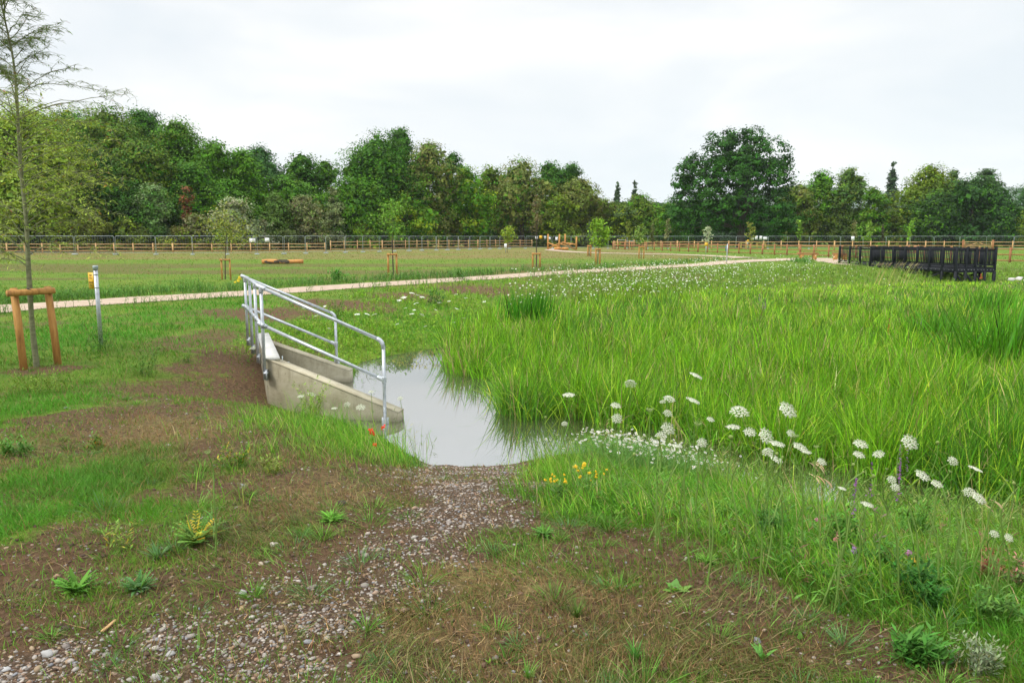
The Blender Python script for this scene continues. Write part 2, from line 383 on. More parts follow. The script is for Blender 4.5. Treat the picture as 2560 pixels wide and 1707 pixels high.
# ------------------------------------------------------------------ ground masks (patches on the ground, in metres)
def patch(px, py, rx, ry):
    c = GT(px, py); a = GT(px, py - ry); bb = GT(px, min(py + ry, 1900)); return (c[0], (a[1] + bb[1]) / 2, rx * c[1] / F, max(abs(a[1] - bb[1]) / 2, 0.15))
def field(pl, x, y, s=0.5):
    """0..1 union of soft ellipses with ragged edges"""
    r = np.zeros(np.shape(x)); w = 0.8 * (fbm(x * 1.3, y * 1.3, 4) - 0.5) + 0.7 * (fbm(x * 5, y * 5, 3) - 0.5)
    for (cx, cy, rx, ry), k in pl:
        e = np.sqrt(((x - cx) / rx) ** 2 + ((y - cy) / ry) ** 2) + w * 1.3
        r = np.maximum(r, k * (1 - sm(1 - s, 1 + s, e)))
    return r
P_ = lambda *a: [(patch(*q[:4]), q[4]) for q in a]
GRAVEL = P_((1175, 1166, 130, 25, 1), (1060, 1370, 190, 50, 1), (900, 1440, 200, 55, .85), (1170, 1185, 165, 40, 1), (1190, 1240, 165, 50, 1), (1130, 1310, 190, 55, 1), (960, 1400, 130, 50, .55), (1040, 1480, 110, 45, .6), (800, 1480, 170, 65, .75), (640, 1560, 260, 70, .9), (350, 1640, 300, 75, 1), (0, 1700, 200, 60, 1), (700, 1670, 220, 50, .6), (250, 1880, 500, 120, 1))
SOIL = P_((600, 920, 130, 70, 1), (480, 985, 260, 32, .8), (700, 1110, 190, 50, .9), (860, 1240, 230, 75, .95), (900, 1370, 240, 60, .9), (640, 1440, 220, 50, .9), (1650, 1430, 230, 45, .8), (1250, 1560, 260, 50, .7), (560, 1300, 150, 30, .6), (1750, 1560, 250, 45, .6), (330, 1450, 240, 40, .9), (100, 1400, 220, 25, .5), (1440, 1395, 150, 48, 1), (1260, 1345, 100, 30, .6), (845, 1310, 110, 40, .9), (720, 1430, 140, 50, .9), (140, 1540, 200, 70, 1), (-60, 1500, 150, 60, 1), (60, 1650, 120, 40, .7), (560, 895, 110, 62, 1), (610, 980, 70, 70, .9), (430, 1010, 170, 45, .65), (640, 1070, 130, 45, .75), (800, 1130, 130, 45, .8), (900, 1215, 130, 50, .85),
          (620, 785, 190, 18, 1), (860, 762, 170, 16, 1), (500, 850, 100, 35, .9), (1010, 742, 100, 12, 1), (1180, 727, 90, 11, 1), (1300, 712, 90, 7, .6), (2000, 705, 120, 8, .5), (100, 925, 110, 14, 1), (1600, 1620, 120, 40, .5), (1400, 1540, 90, 30, .6), (1950, 1600, 110, 40, .5), (2480, 676, 80, 8, .8), (2000, 700, 200, 6, .6))
STRAW = P_((1180, 1440, 260, 45, .75), (800, 1240, 190, 60, .35), (620, 1170, 170, 50, .3), (950, 1560, 260, 60, .35), (1350, 1480, 200, 40, .3), (1700, 1450, 220, 60, .25), (1450, 1640, 350, 60, .2), (1950, 1650, 200, 60, .2), (400, 1080, 250, 40, .5), (2200, 1330, 250, 40, .4), (300, 636, 700, 3, .6))
OLIVE = P_((1500, 1600, 600, 140, 1), (1150, 1620, 300, 80, .8), (900, 1250, 300, 120, .8), (500, 1120, 350, 90, .6))
LUSH = P_((120, 1240, 230, 100, 1), (250, 1170, 180, 50, .6), (400, 1290, 160, 40, .5), (2350, 1500, 330, 150, .9), (1900, 1290, 420, 70, 1), (1500, 1250, 200, 60, .9), (300, 830, 300, 80, 1), (820, 1090, 170, 60, .8), (950, 1140, 100, 30, .9), (60, 1020, 150, 60, .8), (900, 830, 260, 45, 1), (1050, 800, 160, 50, 1))
TALL = P_((1500, 1175, 190, 35, 1), (1800, 1215, 260, 40, 1), (2100, 1290, 260, 40, 1), (1480, 1230, 160, 60, .7), (1750, 1275, 330, 75, 1), (2150, 1330, 360, 90, 1), (2450, 1400, 260, 110, 1), (2250, 1480, 260, 90, .8), (900, 1110, 120, 55, .7), (760, 1060, 110, 45, .6), (980, 1150, 80, 22, .6), (1370, 1170, 60, 30, .6), (2480, 1620, 160, 110, .7))
def masks(x, y):
    gr = field(GRAVEL, x, y); so = field(SOIL, x, y); st = field(STRAW, x, y); ol = field(OLIVE, x, y, 0.5); lu = field(LUSH, x, y); ta = field(TALL, x, y)
    # the mown field: brown and green bands
    f = sm(26, 32, y); band = fbm(x * 0.045 + 3, y * 0.16, 4); so = np.maximum(so, f * sm(0.47, 0.60, band) * (1 - sm(54, 64, y)) * (x < 16) * 0.58)
    st = np.maximum(st, sm(60, 72, y) * (0.32 + 0.65 * fbm(x * 0.1, y * 0.2, 3)) * (x < 20)); ba = fbm(x * 0.9, y * 0.9, 4)
    nearz = (1 - sm(8.5, 10.5, y)) * (1 - .9 * sm(.2, .6, lu)) * (1 - sm(.1, .5, ta)) * (x < 6); so = np.maximum(so, nearz * (.55 + .35 * sm(.35, .55, ba)))
    so = np.maximum(so, 0.85 * sm(0.50, 0.64, ba) * (1 - sm(8, 11, y)) * (1 - .7 * lu) * (1 - ta)); so = np.maximum(so, 0.75 * sm(0.62, 0.74, ba) * (y < 24)); gr = gr * (0.5 + 0.6 * sm(.36, .58, fbm(x * 2.6 + 8, y * 2.6, 4)))
    gg = np.clip(1 - 0.97 * so - gr, 0, 1) ; return gr, so, st, ol, lu, ta, gg
gr, so, st, ol, lu, ta, gg = masks(XX, YY)
mask = np.stack([np.clip(gg * (0.95 - 0.35 * st - 0.35 * ol) + 0.2 * lu, 0, 1) * (1 - gr), gr, np.clip(st * 0.8 + 0.25 * ol, 0, 1)], -1)
nx, ny = len(GX), len(GY)
V = np.stack([XX, YY, ZZ], -1).reshape(-1, 3)
I = np.arange(nx * ny).reshape(nx, ny)
Q = np.stack([I[:-1, :-1], I[1:, :-1], I[1:, 1:], I[:-1, 1:]], -1).reshape(-1, 4)
a = Acc().add(V, Q); gnd = a.build('ground', M_ground, smooth=True); tag(gnd, kind='structure')
at_ = gnd.data.color_attributes.new('Mask', 'FLOAT_COLOR', 'POINT'); at_.data.foreach_set('color', np.column_stack([mask.reshape(-1, 3), np.ones(nx * ny)]).astype(np.float32).ravel())
# water sheet
b0 = POND.min(0) - 1.0; b1 = POND.max(0) + 1.0
wp = Acc().add([(-5.5, b0[1], ZW), (b1[0], b0[1], ZW), (b1[0], b1[1], ZW), (-5.5, b1[1], ZW)], [(0, 1, 2, 3)])
tag(wp.build('water', M_water), kind='structure')
# paths
def strip(name, P, W, z0=0.015):
    P = np.asarray(P); d = np.gradient(P, axis=0); d /= np.linalg.norm(d, axis=1, keepdims=True); nrm = np.column_stack([-d[:, 1], d[:, 0]])
    K = 7; V = []
    for k in range(K):
        s = (k / (K - 1) - 0.5) * W * (1 + 0.0) ; q = P + nrm * s[:, None]
        if k in (0, K - 1): q = q + nrm * ((fbm(P[:, 0] * 1.7, P[:, 1] * 1.7 + k, 3) - 0.5) * 0.35)[:, None]
        z = zt(q[:, 0], q[:, 1]) + z0 + 0.03 * (1 - (2 * k / (K - 1) - 1) ** 2); V.append(np.column_stack([q, z]))
    V = np.array(V); m = len(P); I = np.arange(K * m).reshape(K, m)
    Q = np.stack([I[:-1, :-1], I[:-1, 1:], I[1:, 1:], I[1:, :-1]], -1).reshape(-1, 4)
    tag(Acc().add(V.reshape(-1, 3), Q).build(name, M_path, smooth=True), kind='structure')
P2 = catmull(PATHS_, 4); strip('path', P2[:, :2], P2[:, 2])
L2 = catmull(LOOPS_, 3); strip('side_path', L2, np.linspace(2.6, 2.0, len(L2)), 0.03)

# ------------------------------------------------------------------ sampling of ground points, density falling with distance squared
def sample(n, y0, y1, spread=0.86):
    y = y0 * (y1 / y0) ** rng.random(n); x = (rng.random(n) * 2 - 1) * spread * y; return x, y
def keep(m, *arr): return [k[m] for k in arr]
in_notch_big = [xy(NA) + [-0.12, -0.15], xy(NB) + [0.1, -0.2], xy(FB) + [0.1, 0.2], xy(FA) + [-0.12, 0.2]]
def offpath(x, y): return (pdist(PATHS_[:, :2], x, y, False) > 1.05 + 0.8 * sm(44, 52, y)) & (pdist(LOOPS_, x, y, False) > 1.2)
# short turf
def turf(name, n, y0, y1, hh, ww, seg):
    x, y = sample(n, y0, y1); x, y = keep(~inside(POND, x, y) & offpath(x, y) & ~quad_in(in_notch_big, x, y), x, y)
    gr, so, st, ol, lu, ta, gg = masks(x, y)
    d = np.clip(gg * (0.60 + 0.5 * lu) + .16 * so, 0.0, 1) * (1 - 0.93 * gr) * (0.18 + 1.1 * sm(0.36, 0.60, fbm(x * 3.1, y * 3.1, 4))) + 0.10 * (1 - gr)
    m = rng.random(len(x)) < d; x, y, st, ol, lu, so = keep(m, x, y, st, ol, lu, so); k = len(x)
    cl = fbm(x * 1.6 + 9, y * 1.6, 3)
    h = hh * (0.5 + 0.9 * rng.random(k)) * (0.6 + 0.9 * cl) * (1 + 0.75 * lu - 0.25 * so)
    base = np.array((0.100, 0.220, 0.018)); oc = np.array((0.120, 0.140, 0.040)); sc = np.array((0.25, 0.165, 0.075)); lc = np.array((0.075, 0.255, 0.018))
    c = base[None] * (1 - lu[:, None]) + lc[None] * lu[:, None]; c = c * (1 - 0.75 * ol[:, None]) + oc * 0.75 * ol[:, None]
    dead = (rng.random(k) < (0.13 + 0.75 * st + 0.28 * ol + 0.2 * so) * (1 - 0.75 * lu)); c = np.where(dead[:, None], sc[None], c)
    c = np.clip(c * (0.78 + 0.45 * fbm(x * 0.6, y * 0.6, 3))[:, None] * (1 + 0.18 * rng.normal(size=(k, 1))) * (1 + 0.06 * rng.normal(size=(k, 3))), 0.01, 0.7)
    w = np.maximum(ww * (0.7 + 0.6 * rng.random(k)), y * 0.00075)
    a = Acc(); blades(a, np.column_stack([x, y, zt(x, y) - 0.004]), h, w, 2.6 + rng.normal(size=k) * 1.5, rng.random(k) * 0.7, 0.3 + rng.random(k) * 1.1, c, seg)
    tag(a.build(name, M_grass), kind='stuff')
turf('turf_grass', 420000, 2.3, 10, 0.056, 0.0030, 2)
turf('lawn_grass', 170000, 10, 30, 0.075, 0.006, 2)
turf('field_grass', 90000, 30, 105, 0.11, 0.01, 1)
# matted lying grass and tufts in the worn turf
def matted():
    x, y = sample(90000, 2.3, 9.5); gr, so, st, ol, lu, ta, gg = masks(x, y); m = (~inside(POND, x, y)) & (rng.random(len(x)) < (.80 * ol + .25) * (1 - gr) * (1 - .55 * so) * sm(.36, .6, fbm(x * 2.2, y * 2.2, 3))); x, y, ol, lu = keep(m, x, y, ol, lu); k = len(x)
    fl = fbm(x * .8 + 5, y * .8, 2) * 12; c = np.array((0.105, 0.115, 0.030))[None] * ol[:, None] + np.array((0.085, 0.20, 0.030))[None] * (1 - ol[:, None]); c = np.clip(c * np.exp(.35 * rng.normal(size=(k, 1))), .01, .6)
    c = np.where((rng.random(k) < .12)[:, None], np.array((0.30, 0.24, 0.12)), c)
    a = Acc(); blades(a, np.column_stack([x, y, zt(x, y)]), .06 + .09 * rng.random(k), .0034, fl + rng.normal(size=k) * .6, .55 + .6 * rng.random(k), .3 + .6 * rng.random(k), c, 3); tag(a.build('matted_grass', M_grass), kind='stuff')
    cx, cy = sample(1500, 2.4, 13); gr, so, st, ol, lu, ta, gg = masks(cx, cy); m = (~inside(POND, cx, cy)) & (rng.random(len(cx)) < (.62 - .52 * so) * (1 - gr)) & ~quad_in(in_notch_big, cx, cy); cx, cy = keep(m, cx, cy); n_ = len(cx)
    ti = np.repeat(np.arange(n_), 55); k = len(ti); R = .03 + .07 * rng.random(n_) ** 2; an = rng.random(k) * 2 * PI; rr = R[ti] * np.sqrt(rng.random(k)); x = cx[ti] + np.cos(an) * rr; y = cy[ti] + np.sin(an) * rr
    tc_ = np.array([(0.075, 0.17, 0.025), (0.10, 0.24, 0.03), (0.14, 0.28, 0.045), (0.10, 0.21, 0.07), (0.13, 0.15, 0.05)])[rng.integers(0, 5, n_)]; c = np.clip(tc_[ti] * np.exp(.25 * rng.normal(size=(k, 1))), .01, .6); hh = (.05 + .10 * rng.random(n_) ** 1.5)[ti]
    a = Acc(); blades(a, np.column_stack([x, y, zt(x, y) - .005]), hh * (.6 + .7 * rng.random(k)), .0038, an, .15 + .75 * rr / R[ti], .3 + .8 * rng.random(k), c, 3); tag(a.build('grass_tufts', M_grass), kind='stuff')
matted()
GAP = P_((2110, 1285, 85, 45, 1), (2380, 1330, 60, 30, .8))
# long grass on the near bank
def longgrass():
    x, y = sample(150000, 3.0, 12); gr, so, st, ol, lu, ta, gg = masks(x, y)
    m = (~inside(POND, x, y)) & (rng.random(len(x)) < .9 * np.maximum(ta, .9 * (x > 1.0) * (1 - sm(.8, 1.6, pdist(POND, x, y)))) * (1 - gr)) & (fbm(x * 1.7, y * 1.7, 3) > 0.36) & ~quad_in(in_notch_big, x, y)
    m &= rng.random(len(x)) > .8 * field(GAP, x, y); x, y = keep(m, x, y); k = len(x); cl = fbm(x * 1.1 + 3, y * 1.1, 3)
    h = (0.07 + 0.22 * rng.random(k) ** 1.8) * (0.45 + cl) * (.75 + .35 * sm(4.5, 6.5, y)) * (1 + .7 * (1 - sm(.3, 1.6, pdist(POND, x, y)))); c = np.where((rng.random(k) < 0.72)[:, None], np.array((0.135, 0.33, 0.025)), np.array((0.25, 0.37, 0.05)))
    dead = rng.random(k) < 0.08; c = np.where(dead[:, None], np.array((0.42, 0.33, 0.16)), c)
    c = np.clip(c * (1 + 0.2 * rng.normal(size=(k, 1))) * (0.75 + 0.5 * cl)[:, None], 0.01, 0.7)
    a = Acc(); blades(a, np.column_stack([x, y, zt(x, y) - 0.01]), h, 0.0035 + 0.003 * rng.random(k), 2.8 + rng.normal(size=k) * 1.2, rng.random(k) * 0.45, 0.2 + rng.random(k) * 1.2, c, 3)
    tag(a.build('long_bank_grass', M_grass), kind='stuff')
longgrass()
# sedge bed
def sedge():
    a = Acc()
    def emit(x, y, az, out, hk, k_):
        k = len(x); far = sm(12, 38, y); cl = fbm(x * 0.5, y * 0.5, 3); c2 = fbm(x * 1.6 + 40, y * 1.6, 3); dk = sm(0.47, 0.66, fbm(x * 0.4 + 20, y * 0.4, 3))
        h = (0.55 + 0.45 * rng.random(k)) * (0.55 + 0.8 * c2) * (1 - 0.38 * far - .3 * sm(32, 41, y)) * (0.7 + 0.5 * cl) * hk
        c = np.array((0.125, 0.310, 0.010))[None] * (1 - far[:, None]) + np.array((0.170, 0.330, 0.022))[None] * far[:, None]
        c = c * (1 - 0.6 * dk[:, None]) + np.array((0.045, 0.17, 0.015)) * 0.6 * dk[:, None]
        yl = rng.random(k) < .18; c = np.where(yl[:, None], np.array((0.31, 0.50, 0.035)), c)
        dead = rng.random(k) < 0.05 + .10 * (fbm(x * .9 + 50, y * .9, 3) > .56); c = np.where(dead[:, None], np.array((0.36, 0.30, 0.14)), c)
        c = np.clip(c * k_[:, None] * np.exp(0.34 * rng.normal(size=(k, 1))) * (1 + 0.06 * rng.normal(size=(k, 3))), 0.01, 0.8)
        z = np.maximum(zt(x, y), ZW) - 0.02
        blades(a, np.column_stack([x, y, z]), h, np.maximum(0.008 + 0.008 * rng.random(k), y * 0.00110), az, 0.05 + out * rng.random(k), 0.08 + rng.random(k) ** 2.6 * 2.3, c, 5)
    # tussocks
    cx, cy = sample(7600, 6.2, 50, 0.95); m = (cx > -2) & inside(REED, cx, cy); cx, cy = keep(m, cx, cy); nt_ = len(cx); per = 40
    ti = np.repeat(np.arange(nt_), per); k = nt_ * per; R = .10 + .16 * rng.random(nt_) + cy * .006; an = rng.random(k) * 2 * PI; rr = R[ti] * np.sqrt(rng.random(k))
    x = cx[ti] + np.cos(an) * rr; y = cy[ti] + np.sin(an) * rr; wind = .35
    hk = (0.72 + .5 * rng.random(nt_))[ti] * (1 - .25 * rr / R[ti]); kk = (0.72 + .5 * rng.random(nt_))[ti]
    ok = inside(REED, x, y) | (rng.random(k) < .3); emit(*keep(ok, x, y, an + rng.normal(size=k) * .5, .55 * rr / R[ti] + .12, hk, kk))
    # single stems between them
    x, y = sample(150000, 6.2, 50, 0.95); m = (x > -2) & inside(REED, x, y); x, y = keep(m, x, y); k = len(x)
    edge = pdist(REED, x, y); m = (rng.random(k) < .35 + .5 * (edge < .35)); x, y = keep(m, x, y); k = len(x)
    emit(x, y, rng.random(k) * 2 * PI, np.full(k, .25), np.full(k, .85), np.full(k, .85))
    tag(a.build('sedge_bed', M_reed), kind='stuff')
sedge()
# sedges and herbs on the far bank, flower drift greenery, verge weeds
def herbs(name, n, y0, y1, maskf, h0, h1, cols, w=0.012, leafy=True):
    x, y = sample(n, y0, y1); m = rng.random(len(x)) < maskf(x, y); m &= offpath(x, y) & ~quad_in(in_notch_big, x, y); x, y = keep(m, x, y); k = len(x)
    if k == 0: return
    cl = fbm(x * 1.2 + 70, y * 1.2, 3); H = (h0 + (h1 - h0) * rng.random(k)) * (0.5 + cl)
    a = Acc(); ci = rng.integers(0, len(cols), k); c = np.array(cols)[ci] * (1 + 0.2 * rng.normal(size=(k, 1))); c = np.clip(c, 0.01, 0.8)
    z = zt(x, y) - 0.01
    blades(a, np.column_stack([x, y, z]), H, np.maximum(0.004, y * 0.0007), rng.random(k) * 7, rng.random(k) * 0.3, rng.random(k) * 0.6, c * 0.8, 2, 'stem')
    if leafy:
        r = 5; xx = np.repeat(x, r); yy = np.repeat(y, r); zz = np.repeat(z, r) + np.repeat(H, r) * (0.12 + 0.8 * rng.random(k * r)); cc = np.repeat(c, r, 0) * (1 + 0.12 * rng.normal(size=(k * r, 1)))
        s = 0.012 * np.repeat(H, r) / 0.4
        blades(a, np.column_stack([xx + rng.normal(size=k * r) * s, yy + rng.normal(size=k * r) * s, zz]), (0.05 + 0.07 * rng.random(k * r)) * (0.6 + np.repeat(H, r)), np.maximum(w, yy * 0.001), rng.random(k * r) * 7, 0.7 + rng.random(k * r) * 0.6, 0.6 * rng.random(k * r), np.clip(cc, 0.01, 0.8), 2, 'leaf')
    tag(a.build(name, M_grass), kind='stuff')
def bankf(x, y):
    d = pdist(POND, x, y); ins = inside(POND, x, y); s = masks(x, y)[1]
    return (~ins) * (y > 13) * (y < 48) * (x > -5.5) * (1 - sm(5.0, 7.5, d)) * (1 - 0.85 * s) * (0.5 + 0.6 * (fbm(x * 0.8, y * 0.8, 3) > 0.45))
herbs('bank_herbs', 110000, 13, 50, bankf, 0.08, 0.26, [(0.17, 0.38, 0.02), (0.24, 0.44, 0.03), (0.26, 0.36, 0.05), (0.12, 0.30, 0.02)])
def driftf(x, y):
    d = pdist(POND, x, y); ins = inside(POND, x, y)
    return ((~ins) & (d < 6.5) | (ins & (d < 1.5))) * (x > 1.5) * (y > 17) * 0.9 * sm(17, 22, y)
herbs('drift_greenery', 52000, 17, 50, driftf, 0.25, 0.55, [(0.19, 0.32, 0.05), (0.15, 0.30, 0.04), (0.26, 0.32, 0.10)])
def vergef(x, y):
    d = pdist(PATHS_[:, :2], x, y, False); dn = pdist(PATHS_[:, :2] + np.array([0.75, -0.65]) * 1.5, x, y, False)
    n_ = sm(0.38, 0.6, fbm(x * 0.5 + 3, y * 0.5, 3)); up = pdist(PATHS_[:, :2] + np.array([-0.7, 0.7]) * 2.3, x, y, False)
    return (~inside(POND, x, y)) * np.clip((1 - sm(0.5, 1.7, up)) * (0.25 + n_) + 0.45 * (1 - sm(0.1, 0.5, dn)) * n_, 0, 1)
herbs('verge_weeds', 130000, 17, 66, vergef, 0.18, 0.48, [(0.10, 0.25, 0.035), (0.13, 0.30, 0.05), (0.09, 0.20, 0.05)], w=0.02)
def nearherb(x, y):
    t = masks(x, y)[5]; return (~inside(POND, x, y)) * t * (x > 0.5) * 0.5 * (fbm(x * 2, y * 2, 3) > 0.5)
herbs('bank_clover_and_vetch', 20000, 3, 9, nearherb, 0.05, 0.17, [(0.05, 0.15, 0.02), (0.09, 0.23, 0.03), (0.12, 0.28, 0.04), (0.14, 0.30, 0.04), (0.09, 0.25, 0.03), (0.20, 0.10, 0.07)], w=0.009)
def stalkf(x, y):
    return (~inside(POND, x, y)) * (pdist(POND, x, y) < 1.1) * (x > .75) * (y < 9) * .8 * (1 - .8 * field(GAP, x, y))
herbs('bank_stalks', 9000, 4.2, 9, stalkf, 0.22, 0.50, [(0.16, 0.30, 0.06), (0.22, 0.33, 0.08), (0.12, 0.26, 0.04), (0.34, 0.30, 0.13)], w=0.006)
def fringe(x, y):
    ins = inside(POND, x, y); d = pdist(POND, x, y); return ins * (d < 0.45) * (y < 12) * 0.5 * ((x < -.95) | (x > .05))
herbs('waterside_weeds', 9000, 6, 12, fringe, 0.15, 0.4, [(0.2, 0.28, 0.06), (0.30, 0.30, 0.10), (0.12, 0.2, 0.04)], w=0.008)
def leftherb(x, y): return (x < -2.2) * (y > 8.2) * (y < 17) * 0.30 * (masks(x, y)[1] < 0.4) * (fbm(x * 0.9 + 30, y * 0.9, 3) > 0.55)
herbs('lawn_weeds', 14000, 7, 20, leftherb, 0.08, 0.28, [(0.09, 0.20, 0.03), (0.13, 0.25, 0.04), (0.16, 0.22, 0.05)], w=0.012)
def floatf(x, y):
    c = G(1090, 897, ZW); return ((((x - c[0]) / 0.95) ** 2 + ((y - c[1]) / 1.3) ** 2) < 1) * 0.9
x, y = sample(14000, 12, 20, 0.3); m = floatf(x, y) > 0; x, y = keep(m, x, y); k = len(x)
a = Acc(); blades(a, np.column_stack([x, y, np.full(k, ZW)]), 0.02 + 0.06 * rng.random(k), 0.022, rng.random(k) * 7, 0.6 + rng.random(k), rng.random(k), jit((0.24, 0.23, 0.04), k, 0.35), 2, 'leaf')
tag(a.build('yellow_water_weed', M_grass), kind='stuff')

x, y = sample(60000, 7.5, 18, 0.45); d = pdist(POND, x, y); m = inside(POND, x, y) & ~inside(REED, x, y) & (rng.random(len(x)) < .10 * np.exp(-d / .16) + .0012) & (x > -2.6); x, y = keep(m, x, y); k = len(x)
a = Acc(); leafquads(a, np.column_stack([x, y, np.full(k, ZW + .004)]), np.tile((0, 0, 1.0), (k, 1)) + .05 * rng.normal(size=(k, 3)), .008 + .02 * rng.random(k) ** 2, jit((0.14, 0.13, 0.05), k, .4), .5)
tag(a.build('floating_debris', M_grass), kind='stuff')
# ------------------------------------------------------------------ gravel
def stone_mesh(acc, p, r, col, sq=0.55, sub=1):
    import bmesh
    global _ICO
    try: _ICO
    except NameError: _ICO = {}
    if sub not in _ICO:
        bm = bmesh.new(); bmesh.ops.create_icosphere(bm, subdivisions=sub, radius=1); bm.verts.index_update()
        _ICO[sub] = (np.array([v.co[:] for v in bm.verts]), np.array([[v.index for v in f.verts] for f in bm.faces])); bm.free()
    V, T = _ICO[sub]; n = len(p); nv = len(V)
    s = np.stack([0.8 + 0.6 * rng.random(n), 0.7 + 0.4 * rng.random(n), sq * (0.7 + 0.5 * rng.random(n))], 1) * np.broadcast_to(r, (n,))[:, None]
    A = rng.random(n) * 2 * PI; W = V[None] * (1 + 0.16 * rng.normal(size=(n, nv, 1))) * s[:, None, :]
    ti = rng.normal(size=n) * 0.25; cy, sy_ = np.cos(ti)[:, None], np.sin(ti)[:, None]
    X, Y, Z = W[..., 0], W[..., 1], W[..., 2]; X, Z = X * cy + Z * sy_, -X * sy_ + Z * cy
    ca, sa = np.cos(A)[:, None], np.sin(A)[:, None]; X, Y = X * ca - Y * sa, X * sa + Y * ca
    W = np.stack([X, Y, Z], -1) + np.asarray(p)[:, None, :]
    acc.add(W.reshape(-1, 3), None, (T[None] + (np.arange(n) * nv)[:, None, None]).reshape(-1, 3), np.repeat(col, nv, 0))
x, y = sample(170000, 2.2, 9.6); gr, so = masks(x, y)[:2]
m = (~inside(POND, x, y)) & (rng.random(len(x)) < np.clip(gr ** 1.2 * 0.50 + 0.004 + 0.035 * so, 0, 1)); x, y = keep(m, x, y); k = len(x)
PAL = np.array([(0.33, 0.29, 0.255), (0.42, 0.37, 0.32), (0.24, 0.205, 0.18), (0.34, 0.24, 0.17), (0.46, 0.42, 0.37), (0.28, 0.17, 0.11), (0.23, 0.23, 0.24), (0.38, 0.28, 0.18)])
c = PAL[rng.choice(8, k, p=[.22, .16, .20, .16, .06, .06, .08, .06])] * (0.65 + 0.4 * rng.random((k, 1)))
r = (0.0042 + 0.0085 * rng.random(k) ** 2.5 + 0.002 * (y > 6.2)) * np.where(rng.random(k) < 0.04, 1.8, .92)
a = Acc(); stone_mesh(a, np.column_stack([x, y, zt(x, y) + r * 0.15]), r, c); tag(a.build('gravel', M_stone), kind='stuff')
# soil crumbs
x, y = sample(90000, 2.2, 14); gr, so = masks(x, y)[:2]; m = (~inside(POND, x, y)) & (rng.random(len(x)) < so * 0.30 * (1 - gr) + 0.012) & ~quad_in(in_notch_big, x, y); x, y = keep(m, x, y); k = len(x)
r = (0.003 + 0.013 * rng.random(k) ** 4) ; c = np.array((0.105, 0.064, 0.039)) * (0.5 + 0.8 * rng.random((k, 1)))
a = Acc(); stone_mesh(a, np.column_stack([x, y, zt(x, y) + r * 0.1]), r, c, 0.7); tag(a.build('soil_crumbs', M_stone), kind='stuff')
# dead straw lying about
x, y = sample(26000, 2.3, 10); gr, so, st, ol, lu, ta, gg = masks(x, y); m = (~inside(POND, x, y)) & (rng.random(len(x)) < 0.12 + 0.6 * st + 0.3 * ol); x, y = keep(m, x, y); k = len(x)
a = Acc(); blades(a, np.column_stack([x, y, zt(x, y) + 0.006]), 0.03 + 0.07 * rng.random(k), 0.0022 + 0.0014 * rng.random(k), rng.random(k) * 7, 1.25 + 0.3 * rng.random(k), 0.25 * rng.normal(size=k), jit((0.40, 0.28, 0.13), k, 0.25), 2, 'stem')
tag(a.build('dry_straw', M_grass), kind='stuff')
# the larger stones, one by one
for px, py, rp, col, lab in [
    (686, 1360, 17, (0.62, 0.55, 0.47), 'largest pale cream stone lying alone on bare brown soil'),
    (653, 1407, 11, (0.50, 0.42, 0.31), 'rounded buff stone just below the large cream stone'),
    (745, 1486, 12, (0.55, 0.40, 0.24), 'tan stone beside a grey one in the middle of the gravel lane'),
    (608, 1480, 16, (0.42, 0.40, 0.38), 'long flat grey stone left of the tan stone in the gravel lane'),
    (605, 1518, 14, (0.50, 0.34, 0.20), 'orange brown stone among small grey pebbles'),
    (426, 1632, 16, (0.46, 0.45, 0.43), 'pale grey stone near the front of the gravel lane'),
    (395, 1692, 18, (0.50, 0.47, 0.42), 'broad buff grey stone at the front edge of the lane'),
    (240, 1632, 18, (0.47, 0.46, 0.45), 'leaning grey stone in a heap at the front left'),
    (175, 1650, 15, (0.44, 0.31, 0.20), 'brown stone beside the heap of grey stones at front left'),
    (120, 1632, 19, (0.50, 0.49, 0.47), 'flat whitish stone at the left edge of the gravel'),
    (15, 1672, 17, (0.52, 0.51, 0.50), 'whitish stone in the bottom left corner'),
    (1055, 1500, 10, (0.46, 0.44, 0.42), 'small grey stone on top of a little pebble heap in dry grass'),
    (1063, 1345, 12, (0.52, 0.49, 0.46), 'pale stone on top of the bright pebble heap beyond the dry grass'),
    (160, 1570, 16, (0.085, 0.055, 0.04), 'dark brown clod of earth beside an orange wood splinter'),
    (857, 1258, 17, (0.07, 0.045, 0.035), 'dark overturned clod of earth at the foot of the slope')]:
    p = GT(px, py + 4); r = rp * p[1] / F * .78; a = Acc(); stone_mesh(a, np.array([[0, 0, r * 0.2]]), r, np.array([col]) * .72, 0.6, 2)
    o = a.build('earth_clod' if 'clod' in lab else 'stone', M_stone, smooth=True); o.location = p; tag(o, lab, 'clod' if 'clod' in lab else 'stone', 'larger stones and clods on the ground')
p = GT(255, 1585); q = GT(290, 1560); a = Acc(); beam(a, p + [0, 0, .012], q + [0, 0, .02], 0.012, 0.006, (0.5, 0.27, 0.1))
tag(a.build('wood_splinter', M_fencew, origin=p), 'thin orange wood splinter lying on the soil by the gravel', 'splinter').location = p

